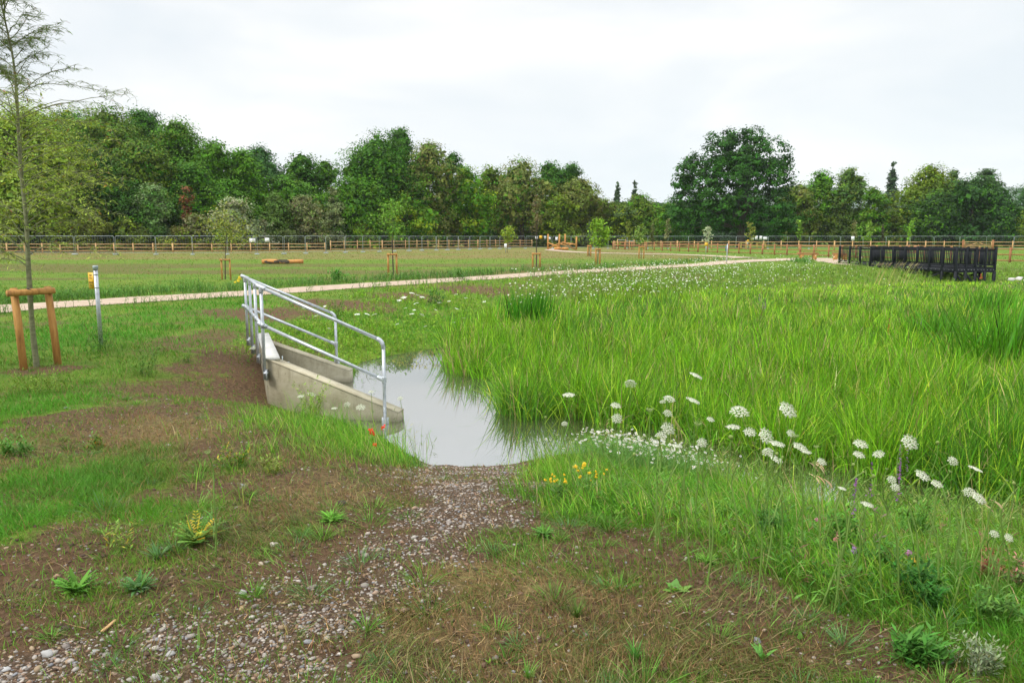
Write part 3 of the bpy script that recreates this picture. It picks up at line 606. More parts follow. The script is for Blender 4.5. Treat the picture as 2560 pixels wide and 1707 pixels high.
# ------------------------------------------------------------------ concrete headwall
org = np.array([NA[0], NA[1], 0.0])
hw = thing('concrete_headwall', 'beige concrete outfall headwall with two sloping wing walls standing in the pond edge', 'headwall', org)
def wall(name, a, b, za0, zb0, bot, out):
    """wall from a to b with top heights za0, zb0; thickness WT to side 'out'"""
    a = np.array(a[:2]); b = np.array(b[:2]); o = np.array(out) * WT; V = []
    for p, zt_ in ((a, za0), (b, zb0)):
        for q in (p, p + o): V += [(q[0], q[1], bot), (q[0], q[1], zt_)]
    ac = Acc(); ac.add(V, [(0, 1, 3, 2), (4, 6, 7, 5), (0, 4, 5, 1), (2, 3, 7, 6), (0, 2, 6, 4)]); ob = ac.build(name, M_conc, hw, origin=org)
    t = Acc(); e = 0.004; V2 = []
    for p, zt_ in ((a, za0), (b, zb0)):
        for q in (p - np.array(out) * 0.006, p + o + np.array(out) * 0.006): V2 += [(q[0], q[1], zt_ - 0.018), (q[0], q[1], zt_ + e)]
    t.add(V2, BQ); cp = t.build('coping', M_conctop if False else M_conc, ob, origin=org); return ob
dn = xy(NB) - xy(NA); dn /= np.linalg.norm(dn); nn = np.array([-dn[1], dn[0]])   # into the channel
df = xy(FB) - xy(FA); df /= np.linalg.norm(df); nf = np.array([-df[1], df[0]])
wall('wing_wall', NA, NB, NA[2], NB[2], -1.15, nn)
wall('wing_wall', FA, FB, FA[2], FB[2], -1.15, nf)
# back wall under the rail
dc = xy(FA) - xy(NA); dc /= np.linalg.norm(dc); ncr = np.array([dc[1], -dc[0]])
a0 = xy(NA) - dc * 0.0 - ncr * 0.02; b0_ = xy(FA) + dc * 0.2 - ncr * 0.02; V = []
ac = Acc()
for p in (a0, b0_):
    for q in (p - ncr * 0.0, p + ncr * 0.20): V += [(q[0], q[1], -1.15), (q[0], q[1], NA[2] + 0.006)]
ac.add(V, [(0, 1, 3, 2), (4, 6, 7, 5), (0, 4, 5, 1), (2, 3, 7, 6), (0, 2, 6, 4)]); bw = ac.build('back_wall', M_conc, hw, origin=org)
ac = Acc(); V = []
for p in (a0 - dc * .01, b0_):
    for q in (p - ncr * 0.01, p + ncr * 0.20): V += [(q[0], q[1], NA[2] - 0.02), (q[0], q[1], NA[2] + 0.012)]
ac.add(V, BQ); ac.build('coping', M_conctop, bw, origin=org)
ac = Acc(); q4 = [xy(NA) + nn * .1, xy(NB) + nn * .1, xy(FB) - nf * -.1, xy(FA)]; V = [(p[0], p[1], z) for z in (-1.2, ZW - 0.12) for p in q4]
ac.add(V, [(0, 3, 2, 1), (4, 5, 6, 7), (0, 1, 5, 4), (1, 2, 6, 5), (2, 3, 7, 6), (3, 0, 4, 7)]); ac.build('apron_slab', M_conc, hw, origin=org)
# outfall pipe and little rung
p0 = (xy(NA) + xy(FA)) / 2 + ncr * 0.19; ac = Acc(); tube(ac, [(p0[0], p0[1], -0.55), (p0[0] + ncr[0] * .12, p0[1] + ncr[1] * .12, -0.56)], 0.17, 16, cap=True); ac.build('outfall_pipe', M_black, hw, origin=org)
q = at(706, 893, 11.35); ac = Acc(); tube(ac, [q + [0, 0, -.12], q + [0, 0, .02]], .008, 6); tube(ac, [q + [0.03, 0, -.075], q + [.1, 0.0, -.075], q + [.1, 0, -.12]], .008, 6); ac.build('bracket', M_galvd, hw, origin=org)

# ------------------------------------------------------------------ guard rail
A0 = at(652, 718, 11.1); B0 = at(958, 853, 10.62); C0 = at(612, 693, 14.15); D0 = at(838, 786, 13.95)
gorg = np.array([A0[0], A0[1], 0.0])
gl_ = thing('guard_rail', 'galvanised tube guard rail with sloping handrails on the concrete headwall', 'guard rail', gorg)
RR = 0.0245
def pipe(name, P, r=RR, parent=gl_): 
    ac = Acc(); tube(ac, P, r, 14); return ac.build(name, M_galv, parent, smooth=True, origin=gorg)
def fit(p, d, L=0.10, r=0.034, parent=None):
    ac = Acc(); d = np.array(d, float); d /= np.linalg.norm(d); tube(ac, [p - d * L / 2, p - d * L * .36, p + d * L * .36, p + d * L / 2], [r * .92, r, r, r * .92], 14)
    return ac.build('clamp_fitting', M_galv, parent or gl_, smooth=True, origin=gorg)
up = np.array((0, 0, 1.0)); MID = np.array((0, 0, -0.555))
tA = [A0 + (C0 - A0) * t for t in (0, 0.34, 0.67, 1)]
for i, p in enumerate(tA):
    bt = p.copy(); bt[2] = -0.02 if i else -0.10
    po = pipe('post', [bt, p])
    fp = Acc(); box(fp, (bt[0] + 0.035, bt[1], bt[2] + .07), (0.012, 0.09, 0.16)); box(fp, (bt[0] + 0.02, bt[1], bt[2] + .1), (0.06, 0.066, 0.03)); fp.build('foot_bracket', M_galv, po, origin=gorg)
pipe('top_rail', [A0, C0]); pipe('mid_rail', [A0 + MID, C0 + MID])
for (s, e, nm) in ((A0, B0, 'near'), (C0, D0, 'far')):
    d = e - s; L = np.linalg.norm(d); d = d / L; arc = []
    pre = e - d * 0.10; post = e - up * 0.10 + d * 0.0
    for t in np.linspace(0, 1, 7): arc.append((1 - t) ** 2 * pre + 2 * t * (1 - t) * e + t * t * post)
    pipe('top_rail', [s, pre]); pipe('mid_rail', [s + MID, e + MID * 1.0])
    bt = at(975, 1068, 10.66) if nm == 'near' else e + up * (-1.12)
    bt = np.array([e[0], e[1], bt[2] if nm == 'near' else e[2] - 1.0])
    po = pipe('post', [bt, post + up * 0.0]); ac = Acc(); tube(ac, arc, RR * 1.28, 14); ac.build('elbow_fitting', M_galv, gl_, smooth=True, origin=gorg)
    fp = Acc(); box(fp, (bt[0], bt[1] + 0.03, bt[2] + .07), (0.10, 0.012, 0.16)); fp.build('foot_bracket', M_galv, po, origin=gorg)
    fit(s, d, 0.16); fit(s + MID, d, 0.16); fit(e + MID - d * 0.06, d, 0.10); fit(e + MID, up, 0.10); fit(s - up * 0.045, up, 0.08)
for p in tA: fit(p - up * 0.05, up, 0.07, 0.031); fit(p + MID, up, 0.09); fit(p + MID, C0 - A0, 0.14, 0.033)

# ------------------------------------------------------------------ stake frames
def stake_frame(lab, w, hgt, loc, rz, lean=(0.0, 0.0), r=0.045, tie=True, ntop=True, ovl=None):
    t = thing('tree_stake_frame', lab, 'tree stakes', loc, rz, 'stake frames around the young trees')
    for s, ln in ((-1, lean[0]), (1, lean[1])):
        ac = Acc(); tube(ac, [(s * w / 2 - ln, 0, -0.15), (s * w / 2 - ln * .5, 0, hgt * .5), (s * w / 2, 0, hgt)], [r, r * 1.03, r * .98], 12); ac.build('stake', M_stake, t, smooth=True)
    ac = Acc(); o = ovl if ovl is not None else (0.12, 0.06)
    tube(ac, [(-w / 2 - o[0], -r * 1.7, hgt - r * 1.3), (w / 2 + o[1], -r * 1.7, hgt - r * 1.2)], r * .95, 12); ac.build('crossbar', M_stake, t, smooth=False)
    if tie:
        ac = Acc(); tube(ac, [(-.10, -.11, hgt - .01), (-.03, -.12, hgt - .06), (.03, -.10, hgt - .09), (.04, 0.03, hgt - .08), (-.04, .04, hgt - .05), (-.09, -.06, hgt - .015)], 0.012, 6); ac.build('tie_strap', M_rubber, t)
    return t
bs = GT(85, 912)
p1 = at(35, 735, 11.35); p2 = at(120, 735, 11.75)
cx = (p1 + p2) / 2; wid = float(np.hypot(*(p2 - p1)[:2])) ; zg = float(zt(cx[0], cx[1]))
stake_frame('stout pair of round orange stakes with crossbar around the tall young tree at far left', wid, at(77, 718, 11.55)[2] - zg, (cx[0], cx[1], zg), math.atan2(p2[1] - p1[1], p2[0] - p1[0]), (-0.05, -0.07), 0.052, True, ovl=(0.13, 0.05))

# ------------------------------------------------------------------ tall sapling at left
def sapling_big():
    Y = 11.62; key = [(92, 912), (84, 850), (78, 780), (73, 700), (70, 640), (66, 560), (57, 470), (50, 400), (46, 320), (42, 240), (33, 150), (20, 85), (4, 15), (-10, -60), (-25, -150)]
    P = np.array([at(x, y, Y) for x, y in key]); P[0, 2] = float(zt(P[0, 0], P[0, 1])) - 0.05
    P = catmull(P, 4); o = P[0].copy(); o[2] += .05
    t = thing('young_tree', 'tall slender young tree with drooping narrow leaves between the thick orange stakes', 'young tree', o)
    ac = Acc(); R = np.interp(np.linspace(0, 1, len(P)), [0, .05, .35, .7, 1], [.050, .040, .029, .016, .005]) * (1 + 0.05 * rng.normal(size=len(P)))
    tube(ac, P, R, 12); ac.build('trunk', M_sapbark, t, smooth=True, origin=o)
    br = Acc(); lf = Acc()
    hgts = np.linspace(1.55, 6.2, 46)
    def twig(p, az, L, droop, r0, lv, dens, th=0.9, colr=None):
        n = 9; Q = [p]; a = th
        for i in range(n):
            a = a + droop / n + rng.normal() * 0.09; az2 = az + rng.normal() * 0.12
            Q.append(Q[-1] + np.array([math.cos(az2) * math.sin(a), math.sin(az2) * math.sin(a), math.cos(a)]) * L / n)
        Q = np.array(Q); tube(br, Q, np.linspace(r0, 0.0015, n + 1), 5, cap=False)
        if lv == 0: pass
        for j in range(int(dens * L)):
            f = rng.random() * n * .9 + n * .1; i = min(int(f), n - 1); q = Q[i] + (Q[i + 1] - Q[i]) * (f - i)
            if lv < 2 and rng.random() < (.22 if lv == 0 else .10): twig(q, az + rng.normal() * 1.1, 0.16 + 0.22 * rng.random() * (1.5 if q[2] < 4.0 else .8), 1.5 if q[2] < 4.2 else 0.7, 0.003, lv + 1, dens * 0.95, 0.8 + rng.random() * .6)
            else: LP.append(q)
    LP = []
    for h in hgts:
        i = np.argmin(abs(P[:, 2] - h)); p = P[i]
        low = h < 4.1
        for _ in range(2):
            az = rng.random() * 2 * PI
            twig(p, az, (1.0 + 0.6 * rng.random()) * (1.0 if low else 0.42 + .15 * rng.random()), 0.9 if low else 0.2, 0.008, 0, 32 if low else 52, 0.65 + 0.3 * rng.random())
    pb = P[np.argmin(abs(P[:, 2] - 3.72))]; twig(pb, 0.05, 1.62, 0.35, 0.011, 0, 34, 0.95)
    pb = P[np.argmin(abs(P[:, 2] - 2.05))]; twig(pb, 0.1, 1.15, 0.9, 0.010, 0, 32, 0.7)
    pb = P[np.argmin(abs(P[:, 2] - 2.7))]; twig(pb, -0.15, 1.25, 0.95, 0.010, 0, 32, 0.7)
    pb = P[np.argmin(abs(P[:, 2] - 1.75))]; twig(pb, 0.2, 1.3, 1.1, 0.010, 0, 30, 0.8)
    LPa = np.array(LP); k = len(LPa); low = LPa[:, 2] < 4.0
    c = np.where(low[:, None], np.array((0.36, 0.47, 0.07)), np.array((0.16, 0.24, 0.07))); c = np.where((rng.random(k) < 0.03)[:, None], np.array((0.4, 0.14, 0.06)), c)
    c = np.clip(c * (1 + 0.2 * rng.normal(size=(k, 1))), 0.02, 0.7)
    blades(lf, LPa, 0.06 + 0.05 * rng.random(k), np.where(low, .017, .013), rng.random(k) * 7, 1.1 + rng.random(k) * 0.9, 0.8 * rng.random(k), c, 3, 'leaf')
    br.build('branches', M_sapbark, t, origin=o); lf.build('leaves', M_leaf, t, origin=o)
sapling_big()

# ------------------------------------------------------------------ small young trees (with or without stakes)
def young(lab, px, ybase, ytop, wpx, Y, col, leanpx=0, style='round', nleaf=500, crown0=0.4, grp='young trees planted around the field', lsz=0.09, trunkc=None, zb=None):
    b_ = at(px, ybase, Y); b_[2] = float(zt(b_[0], b_[1])) if zb is None else zb
    tp = at(px + leanpx, ytop, Y); o = b_.copy(); t = thing('young_tree', lab, 'young tree', o, 0, grp)
    H = tp[2] - b_[2]; W = wpx * Y / F / 2; ac = Acc(); n = 8
    P = np.array([b_ + (tp - b_) * f + np.array([math.sin(f * 5 + px) * 0.05 * H * .4 * f, 0, 0]) for f in np.linspace(0, 1, n)]); P[0, 2] -= .05
    tube(ac, P, np.linspace(max(0.03, H * .010), .006, n), 7, cap=False); br = Acc(); lp = []
    nb = 16
    for i in range(nb):
        f = crown0 + (0.97 - crown0) * (i + rng.random()) / nb; p = b_ + (tp - b_) * f; az = rng.random() * 2 * PI
        k = {'round': math.sin(PI * min(1, (f - crown0) / (1 - crown0) * .85 + .15)) ** .6, 'column': 0.9 - 0.5 * f, 'spread': 1.15 - f * 0.75}[style]
        L = W * k * (0.7 + .5 * rng.random()); rise = {'round': .5, 'column': 1.8, 'spread': .35}[style]
        Q = np.array([p + np.array([math.cos(az) * L * s, math.sin(az) * L * s, L * rise * s * (1 - .35 * s)]) for s in np.linspace(0, 1, 5)])
        tube(br, Q, np.linspace(.012, .004, 5), 5, cap=False)
        m = nleaf // nb; s = rng.random(m) ** .7; j = np.clip((s * 4).astype(int), 0, 3); lp.append(Q[j] + (Q[j + 1] - Q[j]) * (s * 4 - j)[:, None] + rng.normal(size=(m, 3)) * W * 0.13)
    lp = np.concatenate(lp); lf = Acc(); k = len(lp); leafquads(lf, lp, rng.normal(size=(k, 3)) + [0, 0, .7], lsz * (0.7 + .6 * rng.random(k)), jit(col, k, .22))
    ac.build('trunk', M_bark if trunkc is None else trunkc, t, smooth=True, origin=o); br.build('branches', M_bark if trunkc is None else trunkc, t, origin=o); lf.build('crown', M_leaf, t, origin=o)
    return t
def stake_at(lab, px1, px2, ytop, ybase, Y, r=0.04, tie=True, tilt=(0, 0)):
    a_ = at(px1, ytop, Y); b_ = at(px2, ytop, Y); c = (a_ + b_) / 2; z = float(zt(c[0], c[1])); stake_frame(lab, b_[0] - a_[0], c[2] - z, (c[0], c[1], z), 0, tilt, r, tie, ovl=(0.05, 0.03))
YG = (0.24, 0.31, 0.045)
young('spreading pale young tree between two stakes, nearest the path behind the guard rail', 563, 698, 540, 190, 36, (0.26, 0.30, 0.055), 2, 'spread', 1100, .52, lsz=.10)
stake_at('short round stakes under the spreading pale young tree left of the guard rail', 553, 574, 647, 698, 35.7)
young('green young tree with a bent thin trunk between two tall orange stakes', 983, 684, 508, 110, 40, (0.15, 0.30, 0.04), -2, 'round', 1000, .52, lsz=.12)
stake_at('tall orange stakes around the bent young tree beyond the path', 970, 991, 633, 685, 39.7, 0.05)
young('thin half bare young tree with brownish leaves behind short stakes', 1341, 665, 500, 60, 50.5, (0.20, 0.17, 0.08), 3, 'column', 420, .45, lsz=.13)
stake_at('short stakes with a pale crossbar under the half bare young tree', 1332, 1350, 632, 668, 50, 0.055, False)
young('small bushy lime green young tree beside a white guard, without stakes', 1268, 632, 572, 46, 96, (0.27, 0.38, 0.04), 2, 'round', 420, .4, lsz=.28)
young('thin grey green young tree behind two dark stakes near the side path', 1473, 640, 560, 28, 80, (0.12, 0.18, 0.08), 0, 'column', 260, .4, lsz=.2)
stake_at('two dark stakes close together near the side path', 1470, 1477, 613, 640, 79.7, 0.07, False)
young('bright green young tree with two tiers of branches between orange stakes', 1494, 656, 553, 70, 57.5, (0.23, 0.40, 0.035), 6, 'spread', 800, .42, lsz=.2)
stake_at('orange stakes under the bright green two tiered young tree', 1490, 1500, 621, 657, 57, 0.06)
young('leaning half bare young tree with a long dead twig in front of the timber fence', 1603, 645, 570, 55, 70, (0.20, 0.31, 0.06), -2, 'spread', 360, .5, lsz=.2)
stake_at('stakes with a grey crossbar in front of the timber fence', 1598, 1610, 616, 646, 69.7, 0.055, False)
for px, yt, w, c, st_, lab in [
    (1571, 556, 24, (0.22, 0.28, 0.05), 'column', 'slim yellow green young tree standing left of a dark twig beyond the timber fence'),
    (1631, 562, 16, (0.13, 0.15, 0.05), 'column', 'thin dark young tree with a reddish stem beyond the timber fence'),
    (1668, 551, 24, (0.22, 0.24, 0.10), 'column', 'olive column shaped young tree in front of the dark oak'),
    (1768, 566, 26, (0.50, 0.56, 0.40), 'round', 'silvery white leaved round young tree under the big oak'),
    (1872, 556, 32, (0.28, 0.31, 0.06), 'round', 'yellowish young tree beside the oak trunk and white boards'),
    (1998, 550, 20, (0.20, 0.36, 0.04), 'column', 'narrow bright green young tree right of the white boards'),
    (2135, 552, 18, (0.24, 0.26, 0.10), 'column', 'pale slim young tree behind the lone white notice'),
    (2172, 556, 34, (0.20, 0.34, 0.04), 'round', 'small leafy young tree right of the lone white notice'),
    (2206, 564, 10, (0.10, 0.10, 0.06), 'column', 'almost bare thin young tree behind the boardwalk fence'),
    (2268, 554, 22, (0.22, 0.42, 0.04), 'column', 'leaning vivid green young tree behind the middle of the boardwalk')]:
    young(lab, px, 616, yt, w, 119, c, 12 if 'leaning' in lab else 1, st_, 260, .3, 'young trees beyond the timber fence', lsz=.3)

# ------------------------------------------------------------------ trees and shrubs behind the field
def lobes_tree(name, lab, cat, cx, ytop, wpx, D, col, zlow=0.0, nl=None, dens=0.38, leaf=0.29, shape='round', trunk=True, grp='trees along the far edge of the field', lean=0.0, spots=None, col2=None):
    top = at(cx, ytop, D); H = top[2]; W = wpx * D / F; o = np.array([top[0], D, 0.0]); o[2] = 0
    t = thing(name, lab, cat, o, 0, grp); k = nl or int(np.clip(wpx * (592 - ytop) / 620, 18, 64)); z0 = H * zlow
    C = []; R = []
    for i in range(k):
        if shape == 'round':
            zz = rng.random() ** 0.9; prof = math.sqrt(max(0, 1 - (2 * max(zz, .0) - 0.9) ** 2 / 1.25)) if zz > .45 else 0.93
            prof = max(prof, .2)
        elif shape == 'poplar': zz = (i + .5) / k; prof = max(.12, 1 - zz ** 2.0)
        else: zz = rng.random() ** .8; prof = 1.0 - 0.35 * zz
        r = (0.14 + 0.10 * rng.random()) * min(W, H * 1.2) * (1.0 if shape != 'poplar' else 1.7 * prof + .2)
        a_ = rng.random() * 2 * PI; q = rng.random() ** .45 * max(W / 2 * prof - r * .75, 0)
        zc = z0 + (H - z0 - r * .9) * zz; zc = min(zc, H - r * .9) if shape != 'poplar' else zc
        C.append((math.cos(a_) * q, math.sin(a_) * q * .8, zc)); R.append(r)
    if shape != 'poplar': C.append((0, 0, H - R[0] * .85)); R.append(R[0] * .9)
    C = np.array(C); R = np.array(R); n = int(wpx * (592 - ytop) * dens * (1 - zlow * .5)); w = R ** 2 / (R ** 2).sum()
    li = rng.choice(len(R), n, p=w); d = rng.normal(size=(n, 3)); d[:, 2] += 0.25; d /= np.linalg.norm(d, axis=1, keepdims=True)
    # leafy twigs: bunch the leaves around sub-centres of each lobe
    nb = max(60, n // 16); bl = rng.choice(len(R), nb, p=w); bd = rng.normal(size=(nb, 3)); bd[:, 2] += 0.3; bd /= np.linalg.norm(bd, axis=1, keepdims=True)
    bp = C[bl] + bd * R[bl, None] * np.array([1, 1, .85]) * (0.78 + 0.30 * rng.random((nb, 1)))
    bi = rng.integers(0, nb, n); s_ = 0.42 * (W / 12) ** .4
    p = bp[bi] + rng.normal(size=(n, 3)) * s_ * np.array([1, 1, .6]); nrm = bd[bi] + 0.40 * rng.normal(size=(n, 3)) + [0, 0, .55]
    inner = rng.random(n) < 0.16; p = np.where(inner[:, None], C[li] + d * R[li, None] * .45, p)
    siz = np.where(inner, 3.0, 1.0); keep_ = p[:, 2] > 0.05; siz = siz[keep_]; p = p[keep_]; nrm = nrm[keep_]; bi_ = bi[keep_]; m = len(p)
    p[:, 0] += lean * p[:, 2]
    lc = jit(col, nb, .16, .07)
    if col2 is not None:
        s2 = rng.random(nb) < (spots or .3); lc[s2] = jit(col2, int(s2.sum()), .15)
    c = np.clip(lc[bi_] * (1 + .15 * rng.normal(size=(m, 1))), .008, .6)
    lf = Acc(); leafquads(lf, p, nrm, siz * leaf * (D / 100) ** .5 * (.65 + .7 * rng.random(m)), c, .7)
    lf.build('crown', M_leaf, t)
    if trunk:
        ac = Acc(); r0 = 0.02 * W + .14; tube(ac, [(0, 0, -.2), (0, 0, .4), (lean * H * .25, 0.1, H * .3), (lean * H * .6, 0, H * .62)], [r0 * 1.35, r0, r0 * .8, r0 * .3], 9)
        for i in range(6):
            j = rng.integers(0, len(R)); zb_ = H * (.16 + .3 * rng.random()); c_ = C[j]; tube(ac, [(0, 0, zb_), (c_[0] * .5, c_[1] * .5, (zb_ + c_[2]) / 2 + .3), tuple(c_)], [r0 * .42, r0 * .28, r0 * .1], 6, cap=False)
        ac.build('trunk', M_bark, t, smooth=True)
    return t
DG = (0.048, 0.150, 0.008); MG = (0.085, 0.215, 0.010); OL = (0.125, 0.200, 0.016); BR = (0.170, 0.200, 0.042); BG = (0.095, 0.255, 0.008); YL = (0.22, 0.32, 0.015); BL = (0.055, 0.150, 0.035)
TREES = [
    (-190, 270, 300, 112, DG, None, 'dark tree at the left edge of the wood, behind the willow'),
    (55, 250, 330, 92, (0.24, 0.36, 0.045), YL, 'yellow green willow like tree at the far left of the wood'),
    (170, 262, 220, 116, DG, MG, 'dark green tree top just right of the yellow green willow'),
    (265, 256, 260, 110, OL, MG, 'highest olive tree on the rounded hump of the wood at left'),
    (355, 266, 150, 120, DG, None, 'dark tree top behind the olive hump'),
    (215, 350, 210, 97, (0.045, 0.12, 0.015), DG, 'deep green tree in front of the olive hump, beside the willow'),
    (350, 345, 200, 99, OL, DG, 'olive and green tree on the right face of the wood'),
    (440, 285, 190, 112, MG, OL, 'tall green tree at the right shoulder of the wood'),
    (330, 445, 190, 95, (0.045, 0.12, 0.015), DG, 'dark lower tree under the wood with hanging boughs'),
    (530, 345, 150, 104, MG, BG, 'green tree stepping down from the wood at left'),
    (470, 400, 160, 100, DG, MG, 'shaded tree behind the red leaved shrub'),
    (600, 362, 140, 106, BG, MG, 'mid green tree in the dip between the two tree masses'),
    (648, 358, 150, 116, BL, None, 'bluish green tree behind the dip in the tree line'),
    (560, 440, 170, 99, MG, DG, 'round green tree behind the silvery willow shrubs'),
    (752, 374, 130, 112, DG, MG, 'dark tree with a small domed top in the dip'),
    (812, 392, 120, 114, MG, None, 'green tree top next to the tallest central tree'),
    (720, 430, 190, 104, MG, DG, 'green tree low behind the grey brown shrub'),
    (945, 318, 230, 100, DG, MG, 'tallest dark green tree in the central clump'),
    (1000, 314, 120, 105, DG, None, 'dark top standing highest over the central clump'),
    (890, 430, 190, 95, MG, DG, 'layered green tree on the left of the central clump'),
    (1070, 345, 180, 97, BR, MG, 'brownish tree covered with seed heads in the central clump'),
    (1130, 378, 90, 106, DG, None, 'dark tree top right of the brownish tree'),
    (1165, 412, 150, 94, BG, YL, 'fresh green tree spreading low at the right of the central clump'),
    (1000, 470, 200, 93, MG, YL, 'green tree at the foot of the central clump'),
    (1225, 408, 130, 106, OL, MG, 'olive tree between the central clump and the brown tree'),
    (1305, 388, 190, 98, BR, MG, 'round topped olive brown tree right of the central clump'),
    (1375, 396, 110, 110, DG, None, 'gappy dark oak top behind the olive brown tree'),
    (1428, 406, 100, 112, DG, None, 'second gappy dark oak top over the brown crown'),
    (1452, 436, 150, 101, BR, OL, 'brown topped tree sloping down to the gap in the tree line'),
    (1390, 480, 160, 97, OL, YL, 'green and yellow tree behind the climbing frame'),
    (1510, 495, 110, 104, OL, BR, 'low olive tree at the gap, left of the thin poplars'),
    (1600, 476, 150, 112, OL, BG, 'loose green tree under the two far poplars'),
    (1560, 510, 120, 100, (0.06, 0.11, 0.02), YL, 'low bushy tree in the gap beside the oak'),
    (1670, 500, 130, 102, MG, OL, 'small green tree touching the left side of the big oak'),
    (2000, 448, 140, 113, OL, BR, 'olive tree right of the big oak with pale flower heads'),
    (2055, 424, 110, 116, BG, MG, 'bright green tree with a domed top right of the oak'),
    (2125, 414, 130, 114, (0.085, 0.17, 0.03), OL, 'upright feathery green tree right of the domed one'),
    (2185, 465, 100, 108, MG, OL, 'lower green tree left of the tall dark poplar'),
    (2325, 402, 190, 112, OL, YL, 'tall olive green tree with yellowish tips right of the dark poplar'),
    (2440, 432, 250, 106, (0.030, 0.085, 0.018), DG, 'broad rounded dark green tree above the end of the boardwalk'),
    (2345, 470, 160, 104, (0.04, 0.10, 0.018), MG, 'dark green tree between the olive tree and the broad dark one'),
    (2470, 420, 90, 135, (0.07, 0.14, 0.04), None, 'pale top showing behind the broad dark tree'),
    (2385, 424, 70, 135, (0.07, 0.14, 0.04), None, 'pale narrow top behind the olive and dark trees'),
    (2575, 456, 160, 190, BL, None, 'distant bluish tree at the right edge'),
    (2600, 505, 150, 110, YL, OL, 'yellow green tree at the right edge below the distant one'),
    (2790, 440, 260, 112, MG, DG, 'green tree beyond the right edge of the field'),
    (-520, 290, 380, 104, MG, DG, 'green tree beyond the left edge of the picture'), (-900, 330, 380, 108, OL, MG, 'olive tree farthest beyond the left edge of the picture'), (3080, 430, 300, 108, DG, MG, 'dark tree farthest beyond the right edge of the picture')]
def behind(px, D): return float(np.interp(px, [0, 650, 1200, 1330, 2600], [101, 108, 142, 146, 132])) + max(0, D - 88) * .8
for cx, yt, w, D, c, c2, lab in TREES:
    D = behind(cx, D); w *= 1.2 if cx < 1500 else 1.08
    lobes_tree('broadleaf_tree', lab, 'tree', cx, yt, w, D, c, 0.05, col2=c2)
# the big oak
def oak():
    D = 143; k = D / F; o = np.array([at(1838, 600, D)[0], D, 0]); t = thing('oak_tree', 'big solitary dark oak with a broad lobed crown standing clear of the other trees', 'tree', o)
    L = [(1850, 372, 48), (1795, 385, 42), (1915, 395, 45), (1730, 425, 36), (1765, 455, 45), (1835, 440, 60), (1905, 455, 52), (1945, 430, 34), (1958, 470, 26), (1705, 465, 30), (1715, 510, 40), (1770, 520, 50), (1850, 515, 55), (1925, 515, 40), (1965, 540, 32), (1690, 545, 30), (1745, 560, 36), (1820, 555, 35), (1895, 560, 40), (1940, 565, 30), (1700, 575, 22), (1780, 348, 14), (1880, 345, 24), (1825, 350, 26), (1710, 430, 20), (1960, 405, 16), (1735, 400, 18), (1795, 440, 40), (1870, 410, 45)]
    P = []; Nn = []; BI = []; nb = 0; pts_ = []
    for x, y, r in L:
        for dy in (-.5, .45):
            c = np.array([at(x, y, D)[0], D + dy * r * k * 1.5 + rng.normal() * 1.0, at(x, y, D)[2]]); pts_.append((c, r * k * (0.95 if dy < 0 else .8)))
    W = np.array([r * r for _, r in pts_]); W /= W.sum(); n = 46000; nb = 2200
    bl = rng.choice(len(pts_), nb, p=W); bd = rng.normal(size=(nb, 3)); bd[:, 2] += .25; bd /= np.linalg.norm(bd, axis=1, keepdims=True)
    C = np.array([c for c, _ in pts_]); R = np.array([r for _, r in pts_]); bp = C[bl] + bd * R[bl, None] * (.78 + .3 * rng.random((nb, 1)))
    bi = rng.integers(0, nb, n); p = bp[bi] + rng.normal(size=(n, 3)) * .40 * np.array([1, 1, .6]); nr = bd[bi] + .38 * rng.normal(size=(n, 3)) + [0, 0, .55]
    lc = jit((0.032, 0.115, 0.010), nb, .2); c = np.clip(lc[bi] * (1 + .15 * rng.normal(size=(n, 1))), .008, .5)
    lf = Acc(); leafquads(lf, p, nr, .42 * (.65 + .7 * rng.random(n)), c, .7); lf.build('crown', M_leaf, t, origin=o)
    ac = Acc(); b0 = np.array([at(1852, 600, D)[0], D, 0.0]); tube(ac, [b0 + [0, 0, -.2], b0 + [0, 0, .6], b0 + [-.1, 0, 4], b0 + [-.6, 0, 6], b0 + [-.8, 0, 10]], [1.0, .8, .72, .6, .3], 12)
    for j in range(0, len(pts_), 4): tube(ac, [b0 + [-.2, 0, 2.6 + 2 * rng.random()], (b0 + [0, 0, 5] + C[j]) / 2, C[j]], [.24, .16, .05], 7, cap=False)
    ac.build('trunk', M_bark, t, smooth=True, origin=o)
oak()
for cx, yt, w, D, lab in [(1544, 455, 34, 240, 'left one of two thin poplars over the gap in the tree line'), (1587, 450, 34, 240, 'right one of two thin poplars over the gap in the tree line'), (2233, 402, 54, 190, 'tall dark pointed poplar between the right hand trees')]:
    lobes_tree('poplar_tree', lab, 'tree', cx, yt, w, D, (0.06, 0.11, 0.05), 0.05, nl=44, dens=1.2, shape='poplar', leaf=.34, grp='far poplars')
